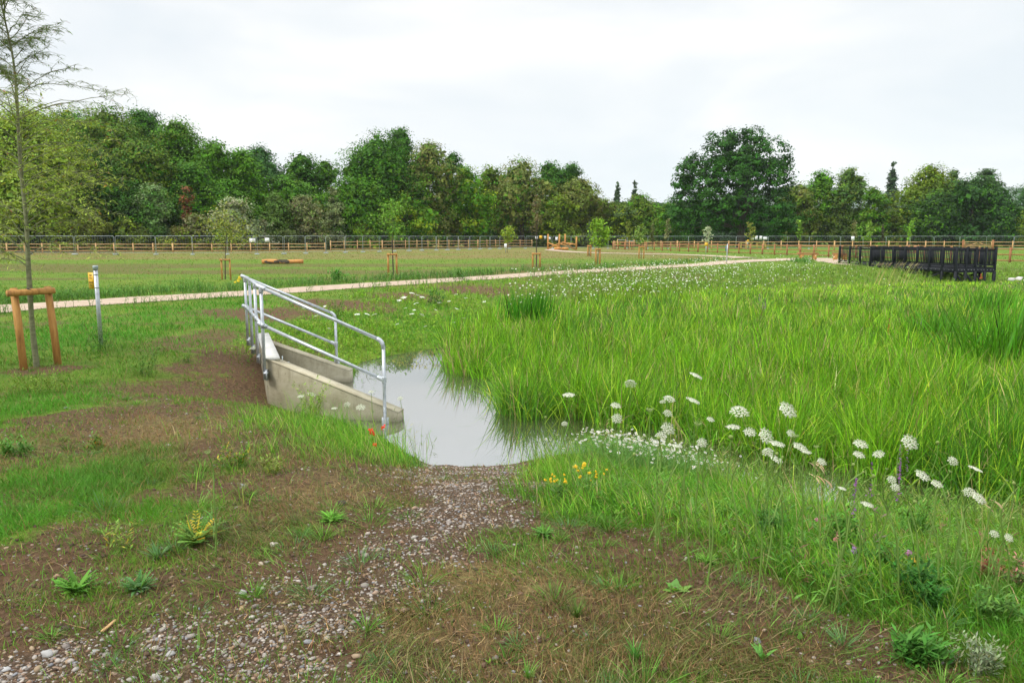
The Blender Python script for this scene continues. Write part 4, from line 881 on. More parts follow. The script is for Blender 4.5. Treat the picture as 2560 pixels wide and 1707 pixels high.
# shrubs in front of the wood
SHR = [(30, 500, 190, 90, (0.12, 0.17, 0.035), None, 'olive shrub at the foot of the willow at far left'), (215, 522, 150, 90, (0.17, 0.21, 0.03), BR, 'yellowish shrub behind the mesh fence left of the pale shrub'),
    (375, 455, 130, 92, (0.12, 0.24, 0.05), (0.2, 0.28, 0.12), 'light green tall shrub in front of the wood'), (320, 545, 120, 89, (0.11, 0.15, 0.03), YL, 'low olive shrub below the light green tall shrub'),
    (466, 468, 40, 93, (0.28, 0.11, 0.05), (0.12, 0.2, 0.04), 'red leaved shrub standing up in front of the dark wood'), (495, 530, 110, 90, (0.22, 0.225, 0.11), OL, 'brownish grey shrub left of the silvery one'),
    (575, 492, 150, 91, (0.34, 0.38, 0.22), (0.18, 0.27, 0.07), 'silvery grey green willow shrub behind the pale young tree'), (640, 545, 110, 89, (0.16, 0.21, 0.09), (0.3, 0.31, 0.22), 'green and silver low shrub right of the silvery willow'),
    (690, 480, 120, 94, (0.10, 0.18, 0.03), None, 'fresh green shrub between the silvery and brown shrubs'), (765, 482, 145, 91, (0.20, 0.215, 0.09), (0.13, 0.20, 0.04), 'rounded grey brown shrub beside the central clump'),
    (832, 468, 75, 93, (0.20, 0.25, 0.10), None, 'upright pale green shrub right of the grey brown one'), (905, 548, 110, 90, (0.15, 0.26, 0.03), YL, 'yellow green shrub at the foot of the layered tree'),
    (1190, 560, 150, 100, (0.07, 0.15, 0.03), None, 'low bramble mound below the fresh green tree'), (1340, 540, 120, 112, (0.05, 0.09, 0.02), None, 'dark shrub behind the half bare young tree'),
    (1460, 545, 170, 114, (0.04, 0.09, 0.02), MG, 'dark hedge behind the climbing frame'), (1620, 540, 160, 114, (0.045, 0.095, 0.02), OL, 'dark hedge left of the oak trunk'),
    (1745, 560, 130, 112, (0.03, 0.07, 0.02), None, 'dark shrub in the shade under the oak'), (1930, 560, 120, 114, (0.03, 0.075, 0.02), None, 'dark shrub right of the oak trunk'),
    (2005, 505, 140, 112, (0.12, 0.17, 0.025), DG, 'yellow green hawthorn right of the oak'), (2110, 515, 130, 112, (0.07, 0.12, 0.02), OL, 'olive hawthorn behind the lone notice'),
    (2210, 495, 170, 110, (0.13, 0.18, 0.022), DG, 'broad yellow green hawthorn under the dark poplar'), (2310, 515, 110, 110, (0.09, 0.14, 0.02), DG, 'hawthorn in front of the olive tree at right'),
    (2400, 560, 180, 112, (0.03, 0.075, 0.018), None, 'dark hedge behind the field gate'), (2560, 555, 180, 112, (0.07, 0.14, 0.025), YL, 'green hedge at the right end of the mesh fence'),
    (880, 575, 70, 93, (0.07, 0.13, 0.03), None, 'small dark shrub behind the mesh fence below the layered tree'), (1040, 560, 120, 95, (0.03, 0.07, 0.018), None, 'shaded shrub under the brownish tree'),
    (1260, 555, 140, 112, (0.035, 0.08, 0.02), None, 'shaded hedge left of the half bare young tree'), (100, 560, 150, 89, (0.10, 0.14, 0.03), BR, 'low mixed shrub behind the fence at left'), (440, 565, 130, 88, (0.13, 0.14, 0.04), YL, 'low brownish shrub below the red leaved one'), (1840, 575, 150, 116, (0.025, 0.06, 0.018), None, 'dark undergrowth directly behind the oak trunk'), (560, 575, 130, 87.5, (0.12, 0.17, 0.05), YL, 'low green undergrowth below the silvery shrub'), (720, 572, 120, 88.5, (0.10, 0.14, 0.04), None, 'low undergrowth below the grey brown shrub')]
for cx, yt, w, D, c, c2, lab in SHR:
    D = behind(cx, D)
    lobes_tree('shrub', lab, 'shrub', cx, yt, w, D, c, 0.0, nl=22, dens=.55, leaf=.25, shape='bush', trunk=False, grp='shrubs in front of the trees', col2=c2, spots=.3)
# distant wood that closes the gaps, far wooded hills
def backwood():
    x = np.concatenate([np.linspace(-190, 190, 60000)]) + rng.normal(size=60000); n = len(x)
    top = 7.5 + 3.5 * fbm(x * .06, x * 0 + 3, 3); y = 178 + 8 * rng.random(n); z = top * rng.random(n) ** .7
    lf = Acc(); leafquads(lf, np.column_stack([x, y, z]), np.column_stack([rng.normal(size=n) * .6, -1 + rng.normal(size=n) * .5, .6 + rng.normal(size=n) * .5]), 1.2, jit((0.035, 0.08, 0.022), n, .25), .8)
    tag(lf.build('distant_wood', M_leaf), kind='stuff')
backwood()
M_hill = simple('distant_wooded_hill', [(0.35, (0.03, 0.06, 0.025)), (0.65, (0.06, 0.10, 0.04))], 0.03, 1, 0, 0)
def hill(name, D, prof, depth=300):
    ac = Acc(); xs = np.array([at(p, 500, D)[0] for p, _ in prof]); zs = np.array([at(1280, q + 6, D)[2] for _, q in prof])
    X = np.linspace(xs[0], xs[-1], 260); Z = np.interp(X, xs, zs) * (1 + .03 * (fbm(X * .05, X * 0 + 1, 4) - .5)) + 10 * (fbm(X * .06, X * 0 + 8, 3) - .5)
    rows = []
    for f, k_ in ((0, 0.02), (.35, .55), (.7, .9), (1, 1.0), (1.6, .8), (2.4, 0)):
        rows.append(np.column_stack([X, np.full(260, D - depth + depth * f) + 0 * X, Z * k_ - (2 if k_ < .1 else 0)]))
    V = np.array(rows); m = 260; I = np.arange(6 * m).reshape(6, m); Q = np.stack([I[:-1, :-1], I[:-1, 1:], I[1:, 1:], I[1:, :-1]], -1).reshape(-1, 4)
    tag(ac.add(V.reshape(-1, 3), Q).build(name, M_hill, smooth=True), kind='structure')
hill('hills', 2200, [(700, 560), (1300, 520), (1560, 505), (1700, 500), (1850, 478), (1965, 457), (2040, 458), (2120, 466), (2220, 486), (2330, 470), (2520, 462), (2620, 470), (3100, 500), (3500, 560)])

# ------------------------------------------------------------------ mesh fence panels
J = [(-150, 89), (-40, 88), (72, 87), (184, 86), (288, 85.5), (388, 85), (480, 85), (567, 85.5), (640, 87), (709, 89), (763, 91), (814, 93.5), (862, 96), (907, 99), (948, 101.5), (985, 104), (1022, 107), (1055, 109.5), (1090, 112), (1118, 114.5), (1146, 117), (1174, 120), (1200, 122), (1225, 124), (1249, 126), (1273, 128), (1314, 129),
     (1381, 129), (1428, 129), (1483, 128), (1521, 128), (1568, 127.5), (1620, 127), (1670, 127), (1721, 127), (1772, 127), (1840, 126), (1921, 125), (1969, 124.5), (2023, 124), (2101, 123), (2158, 122.5), (2216, 122), (2274, 121), (2335, 120.5), (2400, 120), (2467, 119), (2534, 118), (2600, 117), (2670, 116)]
_pc = {}
def panel_mesh(L):
    key = round(L * 4) / 4
    return key
def mesh_panel(a, b, first):
    d = b - a; L = float(np.hypot(d[0], d[1])) - 0.12; key = round(L * 3) / 3
    rz = math.atan2(d[1], d[0]); loc = ((a[0] + b[0]) / 2, (a[1] + b[1]) / 2, 0)
    if key not in _pc:
        t = thing('mesh_fence_panel', 'grey wire mesh site fence panel in the long line at the edge of the field', 'fence panel', loc, rz, 'mesh fence panels along the field')
        fr = Acc(); H = 2.08; r = .022; c = .12
        P = [(-key / 2, 0, .05), (-key / 2, 0, H - c), (-key / 2 + c * .3, 0, H - c * .3), (-key / 2 + c, 0, H), (key / 2 - c, 0, H), (key / 2 - c * .3, 0, H - c * .3), (key / 2, 0, H - c), (key / 2, 0, .05)]
        tube(fr, P, r, 6); tube(fr, [(-key / 2, 0, .25), (key / 2, 0, .25)], r * .7, 5); fr.build('frame', M_galvd, t)
        w = Acc(); 
        for i in range(1, int(key / .3)): x_ = -key / 2 + i * .3; box(w, (x_, 0, H / 2 + .1), (.003, .003, H - .35))
        for i in range(1, 5): box(w, (0, 0.006, .25 + i * .4), (key - .04, .003, .003))
        w.build('wire_mesh', M_galvd, t)
        for s in (-1, 1): f = Acc(); box(f, (s * key / 2, 0, .06), (.22, .6, .12), bev=.02); f.build('foot_block', M_galvd, t)
        _pc[key] = t
    else: clone(_pc[key], loc, rz)
for i in range(len(J) - 1):
    a_ = at(J[i][0], 600, J[i][1]); b_ = at(J[i + 1][0], 600, J[i + 1][1]); mesh_panel(a_, b_, i == 0)

# ------------------------------------------------------------------ timber post and rail fences
def rail_fence(lab, P, zr, mat, sp=2.3, ph=1.25, pw=.11, rw=.09, zoff=0.0, wob=0):
    o = np.array([P[0][0], P[0][1], 0.0]); t = thing('timber_fence', lab, 'fence', o)
    P = [np.array(p[:2]) for p in P]; seg = np.array([np.linalg.norm(P[i + 1] - P[i]) for i in range(len(P) - 1)]); tot = seg.sum(); nP = max(2, int(round(tot / sp)) + 1); cum = np.concatenate([[0], np.cumsum(seg)]); pos = []
    for s in np.linspace(0, tot, nP):
        j = min(np.searchsorted(cum, s, 'right') - 1, len(seg) - 1); pos.append(P[j] + (P[j + 1] - P[j]) * (s - cum[j]) / seg[j])
    if nP > 100: pos = pos[:100]
    for i, p in enumerate(pos):
        ac = Acc(); box(ac, (p[0], p[1], ph / 2 - .1 + zoff), (pw * (1.5 if i % 9 == 4 else 1), pw, ph + .2)); ac.build('post', mat, t, origin=o)
    for z in zr:
        ac = Acc()
        for i in range(len(pos) - 1): beam(ac, (*pos[i], z + zoff + rng.normal() * .01), (*pos[i + 1], z + zoff + rng.normal() * .01), .04, rw)
        ac.build('rail', mat, t, origin=o)
    return t
W_ = lambda px, D: at(px, 600, D)
rail_fence('orange three rail timber fence behind the mesh fence at left', [W_(-160, 97), W_(300, 95), W_(640, 97), (W_(812, 101))], (1.08, .68, .28), M_fencew, 2.35, 1.22)
rail_fence('farther orange timber fence receding behind the mesh fence in the middle', [W_(826, 104), W_(1000, 116), W_(1240, 136), W_(1330, 140)], (1.30, .85, .35), M_fencew, 2.6, 1.5)
rail_fence('brown two rail timber fence beside the path, running to the boardwalk', [W_(1532, 128), W_(1540, 122), W_(1744, 100), W_(1920, 86), W_(2073, 76), W_(2150, 71), W_(2330, 65), W_(2560, 59), W_(2700, 56)], (1.05, .62, .16), M_fenced, 2.3, 1.2, .13)
rail_fence('long orange timber fence across the meadow left of the field gate', [W_(1535, 122), W_(1700, 117), W_(2000, 115), W_(2408, 112)], (1.22, .72), M_fencew, 2.6, 1.4, .12)
rail_fence('short orange timber fence right of the field gate', [W_(2483, 112), W_(2560, 111), W_(2680, 110)], (1.22, .72), M_fencew, 2.6, 1.4, .12)
# field gate
o = W_(2446, 111.5); o[2] = 0; g = thing('field_gate', 'orange timber field gate with diagonal braces beyond the boardwalk', 'gate', o)
hw2 = 1.95
for s in (-1, 1): ac = Acc(); box(ac, (s * (hw2 + .2), 0, .75), (.24, .24, 1.6), bev=.02); ac.build('gate_post', M_fenced, g)
ac = Acc()
for z in (.45, .68, .9, 1.25): box(ac, (0, 0, z), (2 * hw2, .05, .09))
for s in (-1, 1): box(ac, (s * hw2, 0, .85), (.1, .07, .95))
ac.build('gate_frame', M_fencew, g); ac = Acc(); beam(ac, (-hw2, .04, .4), (0, .04, 1.25), .03, .08); beam(ac, (hw2, .04, .4), (0, .04, 1.25), .03, .08); ac.build('brace', M_fencew, g)
# ------------------------------------------------------------------ log seat, bench, round straw bales, play frame
o = G(707, 660, 0); L = 101 * o[1] / F; lg = thing('fallen_log', 'peeled orange log with dark bark patches lying in the field', 'log', o, 0.02)
P = [(L * (f - .5), 0, .17 + .02 * math.sin(9 * f)) for f in np.linspace(0, 1, 14)]; ac = Acc(); tube(ac, P, [.165 + .012 * math.sin(f * 13) for f in range(14)], 14); ac.build('log', M_orange_log, lg, smooth=False)
ac = Acc(); k_ = 60
for x0, x1, ph in [(-1.3, -.2, 0), (-.15, .55, 1.4), (-.6, .5, 2.4)]:
    n_ = 14; xs = np.linspace(x0, x1, n_); V = []
    for i, xx in enumerate(xs):
        hw_ = .10 * math.sin(PI * (i + .3) / (n_)) + .03
        for q_ in (-1, 0, 1):
            an = -.1 + .3 * math.sin(xx * 3 + ph) + q_ * hw_ / .17 * 1.3; V.append((xx, -math.cos(an) * .184, .17 + math.sin(an) * .184))
    I = np.arange(n_ * 3).reshape(n_, 3); ac.add(V, np.stack([I[:-1, :-1], I[1:, :-1], I[1:, 1:], I[:-1, 1:]], -1).reshape(-1, 4))
ac.build('bark', M_bark, lg)
def bench(lab, px, D, w, y0, y1):
    o = W_(px, D); o[2] = float(zt(o[0], o[1])); t = thing('bench', lab, 'bench', o, -.05); ac = Acc(); box(ac, (0, 0, y1), (w, .45, .09), bev=.01); box(ac, (0, .3, y1 + .1), (w * .98, .1, .05)); ac.build('seat', M_fenced, t)
    for s in (-1, 1): ac = Acc(); box(ac, (s * w * .32, 0, y1 / 2 - .04), (.28, .38, y1 - .01), bev=.01); ac.build('leg', M_stake, t)
bench('chunky brown wooden bench beside the path in front of the timber fence', 2022, 67, 1.75, 0, .55)
bench('second brown bench half hidden behind the left end of the boardwalk', 2102, 66, 1.2, 0, .55)
for px, lab in ((2270, 'left one of two rusty brown stumps behind the boardwalk'), (2292, 'right one of two rusty brown stumps behind the boardwalk')):
    o = W_(px, 100); o[2] = 0; ac = Acc(); tube(ac, [(0, 0, -.1), (0.02, 0, .3), (0, .03, .62), (0.03, 0, .80)], [.36, .33, .34, .26], 12); tube(ac, [(.1, 0, .55), (.3, .05, .85), (.33, .05, .98)], [.12, .10, .06], 8); tube(ac, [(-.1, .1, .5), (-.33, .1, .72)], [.1, .06], 8)
    ob = ac.build('tree_stump', M_fenced); ob.location = o; tag(ob, lab, 'stump', 'stumps behind the boardwalk')
# play frame
o = W_(1405, 118); o[2] = 0; s_ = 118 / F; pf = thing('climbing_frame', 'timber log climbing frame with four tall poles and a green net', 'climbing frame', o)
ex = lambda px, py: np.array([(px - 1405) * s_, 0, (616 - py) * s_])
for px, yt in ((1371, 577), (1397.5, 577), (1414, 577), (1440.5, 583)):
    ac = Acc(); q = ex(px, yt); q0 = ex(px, 616); dy = {1371: 1.2, 1397.5: -.6, 1414: 1.4, 1440.5: 0}[px]; tube(ac, [(q0[0], dy, -.1), (q[0] + .03, dy, q[2])], [.15, .12], 10); ac.build('pole', M_stake, pf, smooth=True)
for a_, b_, ya, yb in (((1371, 599), (1397, 608), 1.2, -.6), ((1372, 613), (1398, 600), 1.2, -.6), ((1397, 600), (1441, 615), -.6, 0), ((1398, 601), (1414, 597), -.6, 1.4), ((1406, 597), (1425, 606), -.6, .4), ((1414, 599), (1440, 603), 1.4, 0), ((1420, 605), (1433, 601), .3, .6)):
    ac = Acc(); p = ex(*a_); q = ex(*b_); tube(ac, [(p[0], ya, p[2]), (q[0], yb, q[2])], .11, 8); ac.build('crossbeam', M_stake, pf, smooth=True)
ac = Acc()
for i in range(9): p = ex(1401 + i * 2.6, 603 + abs(i - 4) * .7); q = ex(1399 + i * 2.9, 613); tube(ac, [(p[0], -.3, p[2]), (q[0], -.9, q[2])], .03, 4)
for i in range(4): p = ex(1400, 605 + i * 2.4); q = ex(1423, 605 + i * 2.4); tube(ac, [(p[0], -.4 - i * .12, p[2]), (q[0], -.4 - i * .12, q[2])], .03, 4)
ac.build('rope_net', M_net, pf)
for x0, x1 in ((1384.5, 1402), (1403, 1419.5)):
    ac = Acc(); p = ex(x0, 616); q = ex(x1, 616); tube(ac, [(p[0], -1.6, .22), (q[0], -1.6, .22)], .22, 12); ac.build('step_log', M_orange_log, pf)
# distant wooden hurdle
o = W_(1574, 121); o[2] = 0; hd = thing('timber_hurdle', 'low orange and grey timber hurdle behind the left end of the timber fence', 'hurdle', o); ac = Acc()
for x_ in (-1.9, -.6, .7, 2.0): box(ac, (x_, 0, .8), (.1, .1, 1.6))
ac.build('post', M_fencew, hd); ac = Acc(); box(ac, (-1.25, 0, 1.5), (1.3, .05, .07)); box(ac, (0.7, 0.06, 1.32), (2.6, .05, .07)); ac.build('rail', M_galvd, hd)
# children's picnic tables far right of oak (yellow boards)
o = W_(1880, 121.5); o[2] = 0; kb = thing('picnic_table', 'pale yellow timber table and benches beneath the white boards', 'picnic table', o)
ac = Acc(); box(ac, (-.9, 0, 1.02), (2.0, .7, .08)); box(ac, (1.5, 0, .98), (1.6, .7, .08)); ac.build('table_top', M_gold, kb); ac = Acc()
for x_ in (-1.7, -.1, .85, 2.1): box(ac, (x_, 0, .5), (.1, .6, 1.0))
ac.build('leg', M_gold, kb); ac = Acc(); box(ac, (.3, -.6, .5), (3.6, .3, .07)); ac.build('seat', M_gold, kb)
# ------------------------------------------------------------------ notices
def notice(name, lab, px, py, wpx, hpx, D, mat, grp='notices hung on the mesh fence', post=False, cat='sign'):
    o = at(px, py, D); k = D / F; t = thing(name, lab, cat, (o[0], D, 0 if post else o[2]), 0, grp); ac = Acc(); z = o[2] if post else 0
    box(ac, (0, -.03, z), (wpx * k, .012, hpx * k)); ac.build('board', mat, t)
    if post: ac = Acc(); tube(ac, [(0, .02, -.1), (0, .02, z + hpx * k * .4)], .045, 8); ac.build('post', M_galv, t, smooth=True)
    else:
        ac = Acc()
        for s in (-1, 1): box(ac, (s * wpx * k * .42, -.015, hpx * k * .42), (.03, .05, .03))
        ac.build('cable_tie', M_rubber, t)
    return t
notice('fence_sign', 'wider white notice on the mesh fence behind the pale young tree', 631, 601, 15, 10, 86.2, M_white)
notice('fence_sign', 'narrower white notice on the mesh fence, right of the wider one', 668, 600, 11, 10, 87.3, M_white)
notice('fence_sign', 'small white notice behind the half bare young tree', 1341, 594.5, 5.5, 6.5, 128.6, M_white)
notice('fence_sign', 'yellow warning notice on the mesh fence left of the climbing frame', 1352, 593, 7, 8, 128.6, M_yellow)
notice('fence_sign', 'dark grey notice between the yellow notice and the climbing frame', 1363, 594, 5, 8, 128.6, M_galvd)
notice('fence_sign', 'wide pale notice behind the first pole of the climbing frame', 1373, 596, 8, 6, 128.6, M_white)
notice('fence_sign', 'pale greenish notice between the poles of the climbing frame', 1391.5, 597, 6, 8, 128.6, M_white)
notice('fence_sign', 'leftmost and lowest of the four white boards right of the oak trunk', 1881, 597, 7.5, 5.5, 125, M_white)
notice('fence_sign', 'tall bluish white board, second of the four right of the oak trunk', 1891, 594.5, 6.5, 9.5, 125, M_white)
notice('fence_sign', 'brightest tall white board, third of the four right of the oak trunk', 1902, 594.5, 6.8, 9, 125, M_white)
notice('fence_sign', 'wide white board, rightmost of the four right of the oak trunk', 1913, 596, 10, 7, 125, M_white)
notice('fence_sign', 'lone white notice on a thin post behind the boardwalk start', 2132, 596, 8, 10, 117, M_white, 'posted notices in the meadow', True)
notice('tree_guard_sign', 'small white notice on a post beside the bushy lime young tree', 1264, 615, 6.5, 11, 95, M_white, 'posted notices in the meadow', True)
def letters(txt, size, mat, parent, loc, rz=0, name='lettering'):
    cu = bpy.data.curves.new(name, 'FONT'); cu.body = txt; cu.size = size; cu.align_x = 'CENTER'; cu.align_y = 'CENTER'; cu.extrude = .0006
    ob = bpy.data.objects.new(name, cu); COL.objects.link(ob)
    dg = bpy.context.evaluated_depsgraph_get(); me = bpy.data.meshes.new_from_object(ob.evaluated_get(dg)); bpy.data.objects.remove(ob); bpy.data.curves.remove(cu)
    me.name = name; me.materials.clear(); me.materials.append(mat); ob = bpy.data.objects.new(name, me); COL.objects.link(ob); ob.parent = parent; ob.location = loc; ob.rotation_euler = (PI / 2, 0, rz); return ob
# near sign post
b_ = GT(248, 862); D = b_[1]; tp = at(238, 664, D); b_ = np.array([tp[0], D, float(zt(tp[0], D))]); H = tp[2] - b_[2]
sp_ = thing('sign_post', 'grey steel post with a yellow danger sign, right of the staked young tree', 'sign post', b_)
ac = Acc(); tube(ac, [(0.0, 0, -.1), (0, 0, H - .06)], .037, 18); ac.build('pole', M_galv, sp_, smooth=True)
ac = Acc(); tube(ac, [(0, 0, H - .075), (0, 0, H - .01), (0, 0, H)], [.047, .047, .042], 18); ac.build('cap', M_galvd, sp_)
sg = 1.02; lx, ly = -math.cos(sg) , -math.sin(sg)   # direction of the board from the post, towards the camera side
bw_ = .24; zc = H - .28; lx, ly = -.758, .657; ctr = np.array([lx * (bw_ / 2 + .03), ly * (bw_ / 2 + .03), zc]) + np.array([-.02, -.03, 0])
ac = Acc(); box(ac, (0, 0, 0), (bw_, .006, .30)); bd = ac.build('sign_board', M_yellow, sp_); rzb = math.atan2(ly, lx) + PI; bd.location = ctr; bd.rotation_euler = (0, 0, rzb)
for txt, sz, zz in (('DEEP', .052, .095), ('WATER', .036, .045), ('DANGER', .048, -.035), ('KEEP OUT', .030, -.085)): letters(txt, sz, M_ink, bd, (-.008 if len(txt) > 4 else 0, -.0045, zz))
for zz in (H - .16, H - .40):
    ac = Acc(); tube(ac, [(0, 0, zz - .011), (0, 0, zz + .011)], .0405, 18); ac.build('clamp_band', M_galv, sp_)
# other posts
D = 60; o = at(1816, 665, D); o[2] = float(zt(o[0], D)); t = thing('sign_post', 'thin grey post with a blue sign seen edge on, beside the distant path', 'sign post', o)
hh = at(1818, 610, D)[2] - o[2]; ac = Acc(); tube(ac, [(0, 0, -.1), (0.02, 0, hh)], .045, 12); ac.build('pole', M_galv, t, smooth=True); ac = Acc(); box(ac, (-.12, -.10, hh - .36), (.13, .012, .42), .9); ac.build('sign_board', M_blue, t)
o = notice('sign_post', 'yellow sign on a grey post in front of the brown timber fence', 1765.5, 611, 8, 8, 88, M_yellow, None, True, 'sign post'); 
notice('sign_post', 'tiny yellow sign on a post beside the picnic table', 1870, 602, 4.5, 5, 119, M_yellow, None, True, 'sign post')

# ------------------------------------------------------------------ boardwalk
def boardwalk():
    fz = 0.27; A = at(2099, 640, 52); B = at(2392, 640, 44); C = at(2489, 640, 44.3); A = A[:2]; B = B[:2]; C = C[:2]; A2 = A + (C - B)
    o = np.array([A[0], A[1], 0.0]); t = thing('viewing_platform', 'black slatted boardwalk platform on legs reaching out over the sedge bed', 'boardwalk', o)
    ac = Acc(); q = [A, B, C, A2]; V = [(p[0], p[1], z) for z in (fz - .05, fz) for p in q]; ac.add(V, [(0, 3, 2, 1), (4, 5, 6, 7), (0, 1, 5, 4), (1, 2, 6, 5), (2, 3, 7, 6), (3, 0, 4, 7)]); ac.build('deck_boards', M_black, t, origin=o)
    def side(P, Q, nb, braces=False):
        d = (Q - P); L = np.linalg.norm(d); d = d / L; nrm = np.array([d[1], -d[0]])
        f = Acc(); e = nrm * .03; beam(f, (*(P + e), fz - .19), (*(Q + e), fz - .19), .05, .26); f.build('fascia_beam', M_black, t, origin=o)
        r = Acc(); beam(r, (*P, fz + 1.06), (*Q, fz + 1.06), .10, .05); r.build('top_rail', M_black, t, origin=o)
        r = Acc(); beam(r, (*P, fz + .96), (*Q, fz + .96), .04, .09); r.build('upper_rail', M_black, t, origin=o)
        r = Acc(); beam(r, (*P, fz + .10), (*Q, fz + .10), .04, .09); r.build('bottom_rail', M_black, t, origin=o)
        for i in range(nb + 1):
            p = P + d * L * i / nb - nrm * .0; ac = Acc(); box(ac, (*p, fz + .45), (.12, .12, 1.36), math.atan2(d[1], d[0]), bev=.008); ac.build('rail_post', M_black, t, origin=o)
            if i < nb:
                ac = Acc(); m = 7
                for j in range(m): s = P + d * L * (i + (j + .8) / (m + .6)) / nb; box(ac, (*s, fz + .53), (.045, .025, .80), math.atan2(d[1], d[0]))
                ac.build('baluster_panel', M_black, t, origin=o)
                ac = Acc(); q_ = P + d * L * (i + .5) / nb + nrm * .062
                for u in (-.3, .05, .33): s = q_ + d * L / nb * u; box(ac, (*s, fz - .17), (.02, .012, .02), math.atan2(d[1], d[0]))
                ac.build('bolt_heads', M_galv, t, origin=o)
    side(A, B, 10); side(B, C, 4); side(A2, C, 10)
    for P, Q, nb in ((A, B, 10), (B, C, 4), (A2, C, 10)):
        prev = None
        for i in range(0 if nb == 4 else 3, nb + 1, 1 if nb == 4 else 2):
            if nb == 4 and i in (0, 4): p = P + (Q - P) * i / nb; prev = p; continue
            p = P + (Q - P) * i / nb; ac = Acc(); box(ac, (*p, (fz - .25 - 1.2) / 2), (.13, .13, fz - .25 + 1.2)); ac.build('support_leg', M_black, t, origin=o)
            if prev is not None and (i > 4 or nb == 4):
                ac = Acc(); a_, b_ = (prev, p) if i % 2 else (p, prev); beam(ac, (*prev, fz - .35), (*p, -.75), .04, .10); ac.build('cross_brace', M_black, t, origin=o)
                if nb != 4: ac = Acc(); beam(ac, (*(p + [0, .05]), fz - .35), (*(prev + [0, .05]), -.75), .04, .10); ac.build('cross_brace', M_black, t, origin=o)
            prev = p
    for p in (B, C): ac = Acc(); box(ac, (*p, (fz - .25 - 1.2) / 2), (.14, .14, fz - .25 + 1.2)); ac.build('support_leg', M_black, t, origin=o)
boardwalk()

# ------------------------------------------------------------------ flowers
def umbel_proto(kind='flat', nray=34, nfl=18):
    hd = Acc(); st_ = Acc(); i = np.arange(nray); r = np.sqrt((i + .5) / nray); th = i * 2.39996
    if kind == 'cup': z = .35 + .75 * r ** 1.5; r = r * .75
    elif kind == 'dome': z = .55 * (1 - r ** 2) + .15
    else: z = .16 * (1 - r ** 2) + .02 * rng.normal(size=nray)
    P = np.column_stack([r * np.cos(th), r * np.sin(th), z]); 
    for p in P:
        m = nfl; q = rng.normal(size=(m, 3)) * np.array([.082, .082, .03]); q[:, 2] -= (q[:, 0] ** 2 + q[:, 1] ** 2) * 2.5
        pc = p + q; c = jit((0.72, 0.74, 0.60) if kind != 'cup' else (0.34, 0.44, 0.16), m, .12, .03)
        leafquads(hd, pc, q * [3, 3, 1] + [0, 0, .35] + p * [.4, .4, 0], .105 + .05 * rng.random(m), c, .9)
    k = nray; base = np.zeros((k, 3)); base[:, 2] = -.62
    d = P * .97 - base; L = np.linalg.norm(d, axis=1); az = np.arctan2(d[:, 1], d[:, 0]); an = np.arccos(d[:, 2] / L)
    blades(hd, base, L, .022, az, an * (1.15 if kind != 'cup' else 1.3), -an * (.3 if kind != 'cup' else .6), jit((0.22, 0.33, 0.08), k, .15), 3, 'stem')
    return hd
PROT = {}
for kd in ('flat', 'dome', 'cup'):
    ob = umbel_proto(kd).build('flower_head', M_petal); PROT[kd] = ob.data; bpy.data.objects.remove(ob)
def bud_mesh():
    a = Acc(); stone_mesh(a, np.array([[0, 0, 0.0]]), .8, np.array([(0.28, 0.38, 0.10)]), .9, 1); k = 16; th = rng.random(k) * 7
    blades(a, np.zeros((k, 3)) + [0, 0, -.6], 1.3, .16, th, 1.0, -1.3, jit((0.25, 0.36, 0.09), k), 3, 'leaf'); ob = a.build('b', M_petal); me = ob.data; bpy.data.objects.remove(ob); return me
PROT['bud'] = bud_mesh()
def carrot(px, py, dpx, D, kind, lab, tilt=None, grp='wild carrot umbels on the near bank', leaves=True):
    D = plantD(px, py, .42 + .22 * rng.random() if D < 8.5 else .3); h = at(px, py, D); R = dpx * D / F / 2
    fx = h[0] + rng.normal() * .08; fy = D + rng.normal() * .05; z0 = float(zt(fx, fy)); z0 = max(z0, ZW - .3)
    if h[2] - z0 < .12: z0 = h[2] - .15
    o = np.array([fx, fy, z0]); t = thing('wild_carrot', lab, 'wildflower', o, 0, grp)
    if tilt is None: tilt = (rng.normal() * .35, .25 + rng.normal() * .35)   # (toward x, toward camera)
    nrm = np.array([tilt[0], -tilt[1], 1.0]); nrm /= np.linalg.norm(nrm)
    ob = bpy.data.objects.new('flower_head', PROT[kind]); COL.objects.link(ob); ob.parent = t; ob.location = Vector(h - o); ob.scale = (R, R, R)
    ob.rotation_euler = Vector(nrm).to_track_quat('Z', 'Y').to_euler()
    e = h - nrm * R * .6; m = (o + e) / 2 + np.array([rng.normal() * .02, 0, .0]); Q = [o - [0, 0, .05], o * .72 + e * .28 + (m - (o + e) / 2), m + (e - m) * .15, e - nrm * (np.linalg.norm(e - o) * .18), e]
    ac = Acc(); tube(ac, catmull(Q, 3), np.linspace(.0048, .0030, 13), 5, (0.20, 0.33, 0.07), cap=False)
    if leaves:
        k = 14; f = rng.random(k) * .6; pb = o[None] * (1 - f[:, None]) + e[None] * f[:, None]
        blades(ac, pb, .05 + .06 * rng.random(k), .006, rng.random(k) * 7, .5 + .5 * rng.random(k), .7, jit((0.14, 0.27, 0.05), k), 3, 'leaf')
        k = 26; j = rng.integers(0, 14, k); blades(ac, pb[j] + [0, 0, .02], .03 + .03 * rng.random(k), .004, rng.random(k) * 7, .6 + .8 * rng.random(k), .5, jit((0.14, 0.27, 0.05), k), 2, 'leaf')
    ac.build('stem', M_petal, t, origin=o)
R6 = lambda X, Y: (1300 + X / 3.357, 900 + Y / 3.357)
R7 = lambda X, Y: (1860 + X / 3.357, 900 + Y / 3.357)
